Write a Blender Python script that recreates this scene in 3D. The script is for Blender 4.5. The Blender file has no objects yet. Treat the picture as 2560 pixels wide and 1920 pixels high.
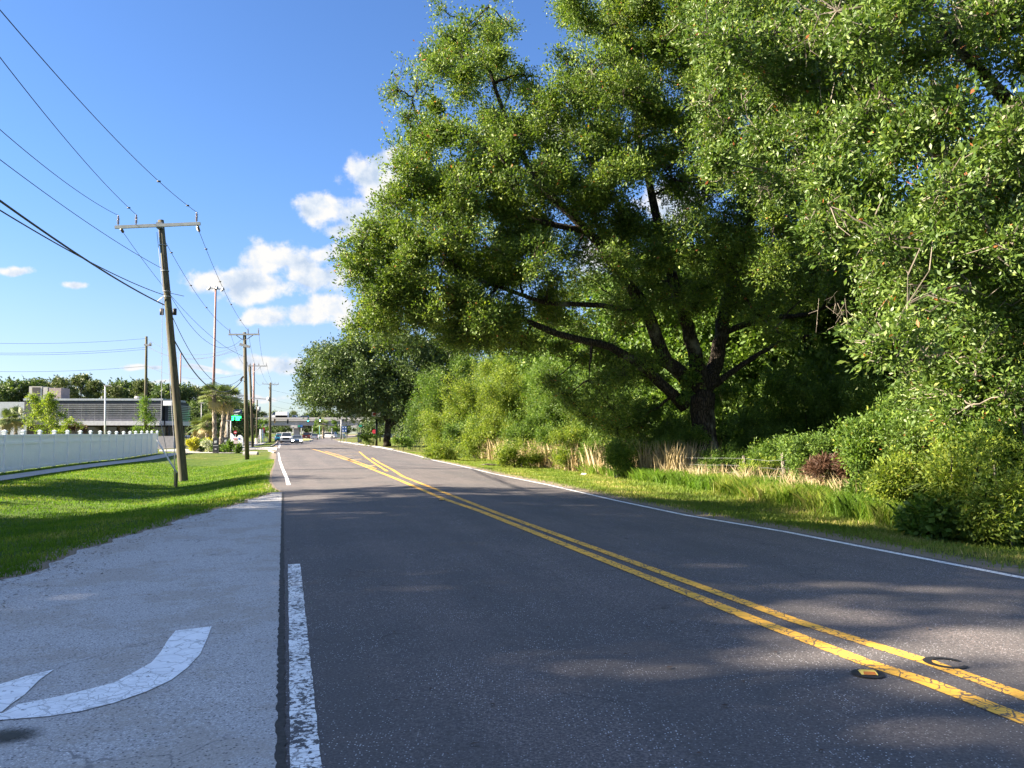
import bpy, bmesh, math, random
import numpy as np
from mathutils import Vector, Matrix
from mathutils.geometry import tessellate_polygon
random.seed(7); RNG = np.random.default_rng(11)
scene = bpy.context.scene
COL = scene.collection
R = math.radians

# ------------------------------------------------------------------ camera, light, exposure
F = 1923.0; PITCH = math.atan(126 / 1923.0); EYE = 1.6
cd = bpy.data.cameras.new('camera'); cam = bpy.data.objects.new('camera', cd); COL.objects.link(cam)
cam.location = (0, 0, EYE); cam.rotation_euler = (math.pi / 2 + PITCH, 0, 0)
cd.sensor_width = 36; cd.lens = 36 * F / 2560; cd.clip_end = 5000; cd.clip_start = 0.05
scene.camera = cam
SUN_EL, SUN_AZ = R(28), R(-98)          # azimuth from +Y, clockwise
sdir = Vector((math.sin(SUN_AZ) * math.cos(SUN_EL), math.cos(SUN_AZ) * math.cos(SUN_EL), math.sin(SUN_EL)))
sl = bpy.data.lights.new('sun', 'SUN'); sl.energy = 5.0; sl.angle = R(0.55); sl.color = (1.0, 0.86, 0.68)
so = bpy.data.objects.new('sun', sl); COL.objects.link(so); so.location = (-40, 0, 40)
so.rotation_euler = sdir.to_track_quat('Z', 'Y').to_euler()
scene.view_settings.view_transform = 'Standard'; scene.view_settings.look = 'None'
scene.view_settings.exposure = 2.5; scene.view_settings.gamma = 1
cy = scene.cycles
cy.use_denoising = True; cy.max_bounces = 7; cy.diffuse_bounces = 3; cy.glossy_bounces = 2; cy.transmission_bounces = 4
cy.transparent_max_bounces = 6; cy.sample_clamp_indirect = 4
try: cy.denoiser = 'OPENIMAGEDENOISE'; cy.denoising_prefilter = 'ACCURATE'
except Exception: pass

# pixel helpers: rows and columns of the 2560 x 1920 photograph -> points at a stated distance
cP, sP = math.cos(PITCH), math.sin(PITCH)
def ray(px, py):
    u, v = (px - 1280) / F, (960 - py) / F
    return u, cP - sP * v, sP + cP * v
def P(px, py, Y):
    u, f, w = ray(px, py); t = Y / f
    return Vector((u * t, Y, EYE + w * t))
def D(dx, dy, Y): return P(dx * 1.1573, dy * 1.1573, Y)

# ------------------------------------------------------------------ node helpers
class NT:
    def __init__(s, tree): s.t = tree; s.n = tree.nodes; s.l = tree.links
    def new(s, kind, ins=None, **kw):
        n = s.n.new(kind)
        for k, v in kw.items(): setattr(n, k, v)
        for k, v in (ins or {}).items():
            sock = n.inputs[k]
            if hasattr(v, 'is_output'): s.l.new(v, sock)
            else: sock.default_value = v
        return n
    def math(s, op, a, b=0.0, c=0.0, clamp=False):
        n = s.n.new('ShaderNodeMath'); n.operation = op; n.use_clamp = clamp
        for i, v in enumerate((a, b, c)):
            if hasattr(v, 'is_output'): s.l.new(v, n.inputs[i])
            else: n.inputs[i].default_value = v
        return n.outputs[0]
    def vmath(s, op, a, b=(0, 0, 0), scale=None):
        n = s.n.new('ShaderNodeVectorMath'); n.operation = op
        for i, v in enumerate((a, b)):
            if hasattr(v, 'is_output'): s.l.new(v, n.inputs[i])
            else: n.inputs[i].default_value = v
        if scale is not None: n.inputs['Scale'].default_value = scale
        return n
    def mix(s, fac, a, b, typ='RGBA', blend='MIX'):
        n = s.n.new('ShaderNodeMix'); n.data_type = typ
        if typ == 'RGBA': n.blend_type = blend
        ia, ib = (6, 7) if typ == 'RGBA' else (2, 3)
        for i, v in ((0, fac), (ia, a), (ib, b)):
            if hasattr(v, 'is_output'): s.l.new(v, n.inputs[i])
            else: n.inputs[i].default_value = (tuple(v) + (1,))[:4] if isinstance(v, (tuple, list)) else v
        return n.outputs[2 if typ == 'RGBA' else 0]
    def ss(s, x, lo, hi, a=0.0, b=1.0):
        n = s.n.new('ShaderNodeMapRange'); n.interpolation_type = 'SMOOTHSTEP'
        s.l.new(x, n.inputs[0]); n.inputs[1].default_value = lo; n.inputs[2].default_value = hi
        n.inputs[3].default_value = a; n.inputs[4].default_value = b
        return n.outputs[0]
    def noise(s, vec, scale, detail=3, rough=0.5, dist=0.0):
        return s.new('ShaderNodeTexNoise', {'Vector': vec, 'Scale': scale, 'Detail': detail, 'Roughness': rough, 'Distortion': dist}).outputs['Fac']
    def vor(s, vec, scale, feature='F1', out='Distance', rand=1.0):
        n = s.new('ShaderNodeTexVoronoi', feature=feature); s.l.new(vec, n.inputs['Vector'])
        n.inputs['Scale'].default_value = scale; n.inputs['Randomness'].default_value = rand
        return n.outputs[out]
    def ramp(s, fac, stops):
        n = s.n.new('ShaderNodeValToRGB'); s.l.new(fac, n.inputs[0]); e = n.color_ramp.elements
        while len(e) < len(stops): e.new(0.5)
        for i, (p, c) in enumerate(stops): e[i].position = p; e[i].color = tuple(c) + (1,)
        return n.outputs[0]

# ------------------------------------------------------------------ sky with clouds
world = bpy.data.worlds.new('World'); scene.world = world; world.use_nodes = True
W = NT(world.node_tree); W.n.clear()
sky = W.new('ShaderNodeTexSky', sky_type='NISHITA', sun_disc=False)
sky.sun_elevation = SUN_EL; sky.sun_rotation = SUN_AZ; sky.altitude = 0; sky.air_density = 1.0; sky.dust_density = 0.15; sky.ozone_density = 3.0
hsv = W.new('ShaderNodeHueSaturation', {'Color': sky.outputs[0], 'Hue': 0.503, 'Saturation': 1.06, 'Value': 1.0})
tc = W.new('ShaderNodeTexCoord'); sep = W.new('ShaderNodeSeparateXYZ', {0: tc.outputs['Generated']})
az = W.math('ARCTAN2', sep.outputs[0], sep.outputs[1]); el = W.math('ARCSINE', sep.outputs[2])
ae = W.new('ShaderNodeCombineXYZ', {0: az, 1: el}).outputs[0]
n1 = W.new('ShaderNodeTexNoise', {'Vector': ae, 'Scale': 26.0, 'Detail': 8.0, 'Roughness': 0.62})
n0 = W.new('ShaderNodeTexNoise', {'Vector': ae, 'Scale': 9.0, 'Detail': 3.0, 'Roughness': 0.5})
wob = W.vmath('SCALE', W.vmath('SUBTRACT', n0.outputs['Color'], (0.5, 0.5, 0.5)).outputs[0], scale=0.05).outputs[0]
aw = W.vmath('ADD', ae, wob).outputs[0]
CL = [  # display column, row, half-width, half-height of the photograph's clouds
    (800, 372, 78, 50), (845, 350, 60, 42), (770, 350, 42, 32), (700, 440, 72, 34), (775, 462, 90, 44), (830, 440, 60, 60), (745, 500, 48, 18),
    (600, 560, 86, 52), (660, 565, 70, 46), (700, 600, 90, 46), (520, 600, 76, 34), (450, 602, 72, 26), (565, 625, 120, 34), (780, 590, 60, 44), (700, 545, 40, 26),
    (575, 690, 62, 22), (660, 690, 80, 26), (730, 672, 60, 30), (760, 700, 60, 22), (560, 776, 75, 17), (620, 786, 60, 15), (300, 790, 26, 9), (335, 793, 20, 8),
    (42, 573, 34, 11), (168, 617, 24, 10), (1190, 290, 60, 38), (1320, 560, 90, 55), (1110, 775, 50, 15), (1860, 600, 80, 60), (1450, 430, 80, 50),
    (455, 795, 60, 9), (250, 830, 120, 7), (540, 845, 100, 10), (2300, 500, 220, 90)]
def cloudfield(vec):
    cur = None
    for (dx, dy, hw, hh) in CL:
        u, f, w = ray(dx * 1.1573, dy * 1.1573)
        a, e = math.atan2(u, f), math.atan2(w, math.hypot(u, f))
        sx, sy = F / (hw * 1.1573) , F / (hh * 1.1573)
        k = W.vmath('MULTIPLY', W.vmath('SUBTRACT', vec, (a, e, 0)).outputs[0], (sx, sy, 0)).outputs[0]
        d = W.vmath('LENGTH', k).outputs['Value']
        cur = d if cur is None else W.math('SMOOTH_MIN', cur, d, 0.22)
    for (a, e, ra, re) in ((2.5, .55, .6, .28), (-2.5, .6, .5, .25), (1.9, .5, .4, .25)):   # unseen cloud banks behind the camera, added to brighten the ambient light
        k = W.vmath('MULTIPLY', W.vmath('SUBTRACT', vec, (a, e, 0)).outputs[0], (1 / ra, 1 / re, 0)).outputs[0]
        cur = W.math('SMOOTH_MIN', cur, W.vmath('LENGTH', k).outputs['Value'], 0.1)
    return cur
d0 = cloudfield(aw)
dens = W.math('SUBTRACT', W.math('ADD', W.math('MULTIPLY', W.math('SUBTRACT', n1.outputs['Fac'], 0.5), 2.0), 1.03), d0)
mask = W.ss(dens, 0.0, 0.55)
n2 = W.new('ShaderNodeTexNoise', {'Vector': W.vmath('ADD', ae, (0.010, -0.016, 0)).outputs[0], 'Scale': 26.0, 'Detail': 5.0, 'Roughness': 0.55})
lit = W.math('ADD', W.math('MULTIPLY', W.math('SUBTRACT', n1.outputs['Fac'], n2.outputs['Fac']), 3.2), W.math('MULTIPLY', dens, -0.42))  # sunlit and shaded sides of the clouds, painted into their colour
ccol = W.ramp(W.math('ADD', lit, 0.88, clamp=True), [(0.0, (0.56, 0.68, 0.86)), (0.5, (0.80, 0.87, 0.97)), (0.9, (1.0, 0.99, 0.97))])
CLOUD_V = 2.1
cc = W.vmath('SCALE', ccol, scale=CLOUD_V).outputs[0]
low = W.mix(W.ss(el, 0.0, 0.34), (0.40, 0.36, 0.44), (0.36, 0.43, 0.53))
low = W.mix(W.ss(el, -0.02, 0.16), (0.28, 0.31, 0.38), low)
low = W.mix(W.ss(el, 0.60, 1.0), low, (1.50, 1.16, 0.98))  # extra brightness and warmth put into the unseen upper sky to fill shade
skyb = W.mix(1.0, hsv.outputs[0], low, blend='MULTIPLY')
skyc = W.mix(mask, skyb, cc)
bg = W.new('ShaderNodeBackground', {'Color': skyc, 'Strength': 0.085})
W.l.new(bg.outputs[0], W.new('ShaderNodeOutputWorld').inputs[0])

# ------------------------------------------------------------------ road plan (metres), taken from the photograph's ground rows
def flat(px, py, z=0.0):
    u, f, w = ray(px, py); t = (EYE - z) / -w
    return (u * t, f * t)
def table(pts, z=-0.05):
    a = sorted([flat(x, y, z) if y > 1100 else flat(x, y, 0.2) for x, y in pts], key=lambda q: q[1])
    return np.array([q[1] for q in a]), np.array([q[0] for q in a])
ctrY, ctrX = table([(2560, 1774), (1960, 1565), (1240, 1290), (1105, 1238), (1000, 1195), (957, 1174), (915, 1153), (872, 1137), (846, 1126), (830, 1117), (800, 1106), (775, 1099)], 0.0)
rgtY, rgtX = table([(2560, 1447), (1960, 1330), (1715, 1289), (1543.6, 1252.8), (1371.8, 1213), (1240, 1186.3), (1161, 1167.3), (1085, 1151), (1034.4, 1137), (989, 1126.8), (958.5, 1120.5), (903, 1113), (847, 1105)], -0.07)
lftY, lftX = table([(698, 1920), (701, 1620), (704, 1400), (706, 1230), (690, 1222), (679, 1205), (681, 1180), (688, 1160), (690, 1140), (690, 1128), (692, 1118), (692, 1110), (688, 1104)], -0.07)
def ext(Ys, Xs, slope0=-0.297, far=((205, None), (300, None), (420, None))):
    Ys = list(Ys); Xs = list(Xs)
    Xs = [Xs[0] - slope0 * (Ys[0] + 30)] + Xs; Ys = [-30] + Ys
    return Ys, Xs
ctrY, ctrX = ext(ctrY, ctrX); rgtY, rgtX = ext(rgtY, rgtX); lftY, lftX = ext(lftY, lftX)
k = [i for i, y in enumerate(ctrY) if y < 160]; ctrY = [ctrY[i] for i in k]; ctrX = [ctrX[i] for i in k]
k = [i for i, y in enumerate(rgtY) if y < 165]; rgtY = [rgtY[i] for i in k] + [205, 300, 430]; rgtX = [rgtX[i] for i in k] + [-48, -62, -80]
k = [i for i, y in enumerate(lftY) if y < 150]; lftY = [lftY[i] for i in k] + [205, 300, 430]; lftX = [lftX[i] for i in k] + [-62, -94, -125]
ctrY += [205, 300, 430]; ctrX += [-55, -78, -103]
def XC(y): return float(np.interp(y, ctrY, ctrX))
def XR(y): return float(np.interp(y, rgtY, rgtX)) + 0.18
def XJ(y): return float(np.interp(y, lftY, lftX))           # joint / left edge of the dark asphalt
apY = [-30, 0, 5, 8.8, 11.7, 15.3, 19, 22.3]; apX = [-4.6, -5.3, -5.55, -5.8, -6.25, -6.5, -6.6, -6.75]
def XL(y):
    return min(XJ(y), float(np.interp(y, apY, apX)) + .09 * math.sin(y * 2.1) * math.sin(y * .7 + 1) + .05 * math.sin(y * 5.3 + 1) + .03 * math.sin(y * 11)) if y < 22.3 else XJ(y)
def sm(x, a, b):
    t = min(1, max(0, (x - a) / (b - a))); return t * t * (3 - 2 * t)
def rise(y): return 0.003 * max(0, y - 100)
def gz(x, y):
    xl, xr, xc = XL(y), XR(y), XC(y)
    def rz(xx): return -0.016 * min(5.5, abs(xx - xc) * 0.95) + rise(y)
    if x < xl:
        s = (xl - x) * 0.95; dp = 0.12 + 0.36 * sm(y, 9, 24) * (1 - sm(y, 56, 68))
        return rz(xl) - dp * sm(s, 0, 4.2) + (dp * 0.65) * sm(s, 4.5, 9) + 0.03 * math.sin(x * .5 + y * .31) * sm(s, 0, 3)
    if x > xr:
        s = x - xr
        return rz(xr) - 0.14 * sm(s, 0, 3.5) + 0.03 * math.sin(x * .7 + y * .4) * sm(s, 0, 2)
    return rz(x)
def G(px, py, lift=0.0):
    u, f, w = ray(px, py); t = 1.6 / max(1e-4, -w)
    for _ in range(40):
        z = gz(u * t, f * t) + lift; t += ((EYE - z) / -w - t) * 0.6
    return Vector((u * t, f * t, gz(u * t, f * t) + lift))
def onground(px, Y, py=1110):
    p = P(px, py, Y); p.z = gz(p.x, p.y); return p
def rowz(py, Y): return P(1280, py, Y).z

# ------------------------------------------------------------------ object helpers
def tagit(o, label=None, cat=None, group=None, kind=None):
    if label: o['label'] = label
    if cat: o['category'] = cat
    if group: o['group'] = group
    if kind: o['kind'] = kind
    return o
def empty(name, loc, label, cat, group=None):
    o = bpy.data.objects.new(name, None); COL.objects.link(o); o.location = loc; o.empty_display_size = 0.3
    return tagit(o, label, cat, group)
def link_mesh(name, me, parent=None, loc=None):
    o = bpy.data.objects.new(name, me); COL.objects.link(o)
    if parent: o.parent = parent
    if loc is not None: o.location = loc
    return o
class MB:
    """collects shapes, builds them as one mesh object"""
    def __init__(s): s.v = []; s.f = []; s.m = []; s.mi = 0
    def add(s, vs, fs):
        b = len(s.v); s.v += [tuple(v) for v in vs]; s.f += [tuple(b + i for i in f) for f in fs]; s.m += [s.mi] * len(fs); return s
    def box(s, c, d, rot=None, taper=1.0):
        x, y, z = d[0] / 2, d[1] / 2, d[2] / 2; vs = []
        for k, q in ((-1, 1), (1, taper)):
            for a, b in ((-1, -1), (1, -1), (1, 1), (-1, 1)): vs.append(Vector((a * x * q, b * y * q, k * z)))
        if rot is not None: vs = [rot @ v for v in vs]
        return s.add([v + Vector(c) for v in vs], [(0, 3, 2, 1), (4, 5, 6, 7), (0, 1, 5, 4), (1, 2, 6, 5), (2, 3, 7, 6), (3, 0, 4, 7)])
    def tube(s, pts, rad, n=8, caps=True, seed=None, rough=0):
        pts = [Vector(p) for p in pts]; rs = rad if isinstance(rad, (list, tuple)) else [rad] * len(pts)
        vs = []; fs = []; ref = Vector((0, 1, 0.01))
        for i, p in enumerate(pts):
            t = (pts[min(i + 1, len(pts) - 1)] - pts[max(i - 1, 0)]).normalized()
            a = t.cross(ref);
            if a.length < 0.05: a = t.cross(Vector((1, 0, 0)))
            a.normalize(); b = t.cross(a)
            for j in range(n):
                q = 2 * math.pi * j / n; r = rs[i] * (1 + (random.uniform(-rough, rough) if rough else 0))
                vs.append(p + (a * math.cos(q) + b * math.sin(q)) * r)
        for i in range(len(pts) - 1):
            for j in range(n): fs.append((i * n + j, i * n + (j + 1) % n, (i + 1) * n + (j + 1) % n, (i + 1) * n + j))
        if caps: fs.append(tuple(range(n - 1, -1, -1))); fs.append(tuple((len(pts) - 1) * n + j for j in range(n)))
        return s.add(vs, fs)
    def prism(s, poly, y0, y1):          # polygon in x,z extruded along y
        n = len(poly); vs = [(x, y0, z) for x, z in poly] + [(x, y1, z) for x, z in poly]
        tri = tessellate_polygon([[Vector((x, 0, z)) for x, z in poly]])
        fs = [tuple(t) for t in tri] + [tuple(n + i for i in reversed(t)) for t in tri] + [(i, (i + 1) % n, n + (i + 1) % n, n + i) for i in range(n)]
        return s.add(vs, fs)
    def quad(s, a, b, c, d): return s.add([a, b, c, d], [(0, 1, 2, 3)])
    def poly(s, pts):
        tri = tessellate_polygon([[Vector((p[0], p[1], 0)) for p in pts]])
        return s.add(pts, [tuple(t) for t in tri])
    def build(s, name, mats, parent=None, loc=None, smooth=False):
        me = bpy.data.meshes.new(name); me.from_pydata(s.v, [], s.f)
        if not isinstance(mats, (list, tuple)): mats = [mats]
        for m in mats: me.materials.append(m)
        if len(mats) > 1: me.polygons.foreach_set('material_index', s.m)
        bm = bmesh.new(); bm.from_mesh(me); bmesh.ops.recalc_face_normals(bm, faces=bm.faces); bm.to_mesh(me); bm.free()
        if smooth:
            me.polygons.foreach_set('use_smooth', [True] * len(me.polygons))
        return link_mesh(name, me, parent, loc)

# ------------------------------------------------------------------ materials
MATS = {}
def mat(name):
    m = bpy.data.materials.new(name); m.use_nodes = True; t = NT(m.node_tree); t.n.clear()
    out = t.new('ShaderNodeOutputMaterial'); return m, t, out
def pos(t): return t.new('ShaderNodeNewGeometry').outputs['Position']
def simple(name, col, rough=0.6, metal=0.0, var=0.12, scale=3.0, bump=0.0, spec=0.5, emit=None, estr=0, coat=0):
    if name in MATS: return MATS[name]
    m, t, out = mat(name); co = t.new('ShaderNodeTexCoord').outputs['Object']
    nz = t.noise(co, scale, 5, 0.6)
    c = t.mix(t.ss(nz, 0.3, 0.7), [x * (1 - var) for x in col], [min(1, x * (1 + var)) for x in col])
    b = t.new('ShaderNodeBsdfPrincipled', {'Base Color': c, 'Roughness': rough, 'Metallic': metal, 'Specular IOR Level': spec, 'Coat Weight': coat})
    if emit: b.inputs['Emission Color'].default_value = tuple(emit) + (1,); b.inputs['Emission Strength'].default_value = estr
    if bump:
        bp = t.new('ShaderNodeBump', {'Height': t.noise(co, scale * 8, 4), 'Strength': bump, 'Distance': 0.02}); t.l.new(bp.outputs[0], b.inputs['Normal'])
    t.l.new(b.outputs[0], out.inputs[0]); MATS[name] = m; return m

def asphalt_mat(name, dark, light, speck, pale=False):
    m, t, out = mat(name); p = pos(t)
    sp = t.new('ShaderNodeSeparateXYZ', {0: p})
    big = t.noise(p, 0.35, 4, 0.6); fine = t.noise(p, 55, 4, 0.75); mid = t.noise(p, 7, 4, 0.65)
    # wheel-path streaks running along the road
    rot = t.new('ShaderNodeVectorRotate', {'Vector': p, 'Angle': -R(16.5)}, rotation_type='Z_AXIS').outputs[0]
    st = t.noise(t.vmath('MULTIPLY', rot, (1.1, 0.03, 0)).outputs[0], 1.0, 4, 0.6)
    base = t.mix(t.ss(t.math('ADD', t.math('MULTIPLY', big, 0.5), t.math('MULTIPLY', st, 0.5)), 0.41, 0.60), dark, light)
    base = t.mix(t.ss(mid, 0.25, 0.75, 0.0, 0.35), base, [c * 0.62 for c in dark])
    base = t.mix(t.ss(fine, 0.40, 0.66, 0.0, 0.75), [c * 0.5 for c in dark], base)
    v = t.vor(p, 62); rnd = t.vor(p, 62, out='Color')
    r = t.new('ShaderNodeSeparateXYZ', {0: rnd}).outputs[0]
    spk = t.math('MULTIPLY', t.ss(v, 0.20, 0.34, 1.0, 0.0), t.ss(r, *( (0.66, 0.82) if not pale else (0.45, 0.7))))
    base = t.mix(t.math('MULTIPLY', spk, t.ss(t.noise(p, 1.3, 4), .3, .7, .25, .85)), base, speck)
    if pale:
        v2 = t.vor(t.vmath('ADD', p, (3.3, 1.7, 0)).outputs[0], 42); r2 = t.new('ShaderNodeSeparateXYZ', {0: t.vor(t.vmath('ADD', p, (3.3, 1.7, 0)).outputs[0], 42, out='Color')}).outputs[1]
        stn = t.ss(t.math('ADD', t.noise(p, 0.9, 5, .7), t.math('MULTIPLY', t.noise(p, 14, 4, .7), .25)), .58, .72, 0.0, .5); base = t.mix(stn, base, (0.30, 0.265, 0.22))
        pit = t.math('MULTIPLY', t.ss(v2, 0.22, 0.38, 1.0, 0.0), t.ss(r2, 0.6, 0.72)); base = t.mix(t.math('MULTIPLY', pit, 0.8), base, (0.05, 0.05, 0.055))
    # hairline cracks
    cw = t.vmath('ADD', p, t.vmath('SCALE', t.new('ShaderNodeTexNoise', {'Vector': p, 'Scale': 2.5, 'Detail': 4.0}).outputs['Color'], scale=0.6).outputs[0]).outputs[0]
    cr = t.vor(cw, 0.55, 'DISTANCE_TO_EDGE')
    crm = t.math('MULTIPLY', t.ss(cr, 0.002, 0.006, 1.0, 0.0), t.ss(t.noise(p, 0.6, 2), 0.52, 0.60)); base = t.mix(t.math('MULTIPLY', crm, 0.7), base, [c * 0.25 for c in dark])
    b = t.new('ShaderNodeBsdfPrincipled', {'Base Color': base, 'Roughness': 0.86, 'Specular IOR Level': 0.35})
    h = t.math('ADD', t.math('MULTIPLY', fine, 0.6), t.math('MULTIPLY', v, 0.5))
    bp = t.new('ShaderNodeBump', {'Height': h, 'Strength': 0.55, 'Distance': 0.01}); t.l.new(bp.outputs[0], b.inputs['Normal'])
    t.l.new(b.outputs[0], out.inputs[0]); return m
M_ROAD = asphalt_mat('road asphalt', (0.130, 0.121, 0.120), (0.262, 0.218, 0.202), (0.62, 0.62, 0.64))
M_APRON = asphalt_mat('pale worn asphalt', (0.58, 0.57, 0.56), (0.68, 0.665, 0.65), (0.86, 0.86, 0.86), pale=True)
def paint_mat(name, col, wear, crack=1.0, under=(0.07, 0.068, 0.07)):
    m, t, out = mat(name); p = pos(t)
    dist = t.vmath('ADD', p, t.vmath('SCALE', t.new('ShaderNodeTexNoise', {'Vector': p, 'Scale': 9.0, 'Detail': 3.0}).outputs['Color'], scale=0.09).outputs[0]).outputs[0]
    e = t.vor(dist, 5.2, 'DISTANCE_TO_EDGE'); e2 = t.vor(dist, 14, 'DISTANCE_TO_EDGE')
    gate = t.ss(t.noise(p, 1.7, 2), 0.44, 0.52)
    cr = t.math('MAXIMUM', t.ss(e, 0.014, 0.030, 1.0, 0.0), t.math('MULTIPLY', t.ss(e2, 0.02, 0.05, 1.0, 0.0), gate))
    w = t.ss(t.math('ADD', t.noise(p, 26, 5, 0.7), t.math('MULTIPLY', t.noise(p, 3.0, 3), 0.35)), wear, wear + 0.05)
    k = t.math('MAXIMUM', t.math('MULTIPLY', cr, crack), w, clamp=True)
    c = t.mix(t.ss(t.noise(p, 12, 4), 0.3, 0.7, 0.0, 1.0), [x * 0.86 for x in col], col)
    c = t.mix(k, c, under)
    b = t.new('ShaderNodeBsdfPrincipled', {'Base Color': c, 'Roughness': 0.7, 'Specular IOR Level': 0.35})
    bp = t.new('ShaderNodeBump', {'Height': t.math('SUBTRACT', 1.0, k), 'Strength': 0.4, 'Distance': 0.004}); t.l.new(bp.outputs[0], b.inputs['Normal'])
    t.l.new(b.outputs[0], out.inputs[0]); return m
M_WHITE = paint_mat('white road paint', (0.78, 0.78, 0.76), 0.80, 0.6)
M_WHITEWORN = paint_mat('worn white road paint', (0.80, 0.81, 0.80), 0.69, 0.6)
M_YELLOW = paint_mat('yellow road paint', (0.84, 0.45, 0.06), 0.84, 0.9)
M_YELLOW2 = paint_mat('cracked yellow road paint', (0.82, 0.44, 0.06), 0.77, 1.0)
M_THIN = paint_mat('faded yellow road paint', (0.62, 0.42, 0.16), 0.74, 0.6, (0.17, 0.15, 0.14))

def ground_mat():
    m, t, out = mat('grass and dirt ground'); p = pos(t)
    e = t.new('ShaderNodeAttribute', attribute_name='edge').outputs['Fac']; side = t.new('ShaderNodeAttribute', attribute_name='dry').outputs['Fac']
    g = t.noise(p, 0.5, 5, 0.6); g2 = t.noise(p, 9, 5, 0.7); g3 = t.noise(p, 60, 4, 0.7)
    lush = t.mix(t.ss(g, 0.35, 0.65), (0.060, 0.125, 0.010), (0.115, 0.170, 0.018))
    dry = t.mix(t.ss(g, 0.35, 0.65), (0.12, 0.14, 0.028), (0.24, 0.21, 0.06))
    c = t.mix(side, lush, dry)
    c = t.mix(t.ss(g2, 0.3, 0.75, 0.0, 0.5), c, (0.03, 0.05, 0.008)); c = t.mix(t.ss(g3, 0.3, 0.7, 0.0, 0.55), c, (0.02, 0.035, 0.006))
    soil = t.mix(g3, (0.13, 0.10, 0.07), (0.34, 0.29, 0.22))
    bare = t.ss(t.math('SUBTRACT', t.math('ADD', g2, t.math('MULTIPLY', g, 0.4)), t.math('MULTIPLY', e, 0.85)), 0.30, 0.5)
    patch = t.math('MULTIPLY', t.ss(t.noise(t.vmath('ADD', p, (20, 3, 0)).outputs[0], 0.9, 4), 0.66, 0.72), 0.7)
    c = t.mix(t.math('MAXIMUM', bare, patch), c, soil)
    b = t.new('ShaderNodeBsdfPrincipled', {'Base Color': c, 'Roughness': 0.95, 'Specular IOR Level': 0.15})
    bp = t.new('ShaderNodeBump', {'Height': t.math('ADD', g3, t.math('MULTIPLY', g2, 1.5)), 'Strength': 0.8, 'Distance': 0.04}); t.l.new(bp.outputs[0], b.inputs['Normal'])
    t.l.new(b.outputs[0], out.inputs[0]); return m
M_GROUND = ground_mat()

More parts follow.
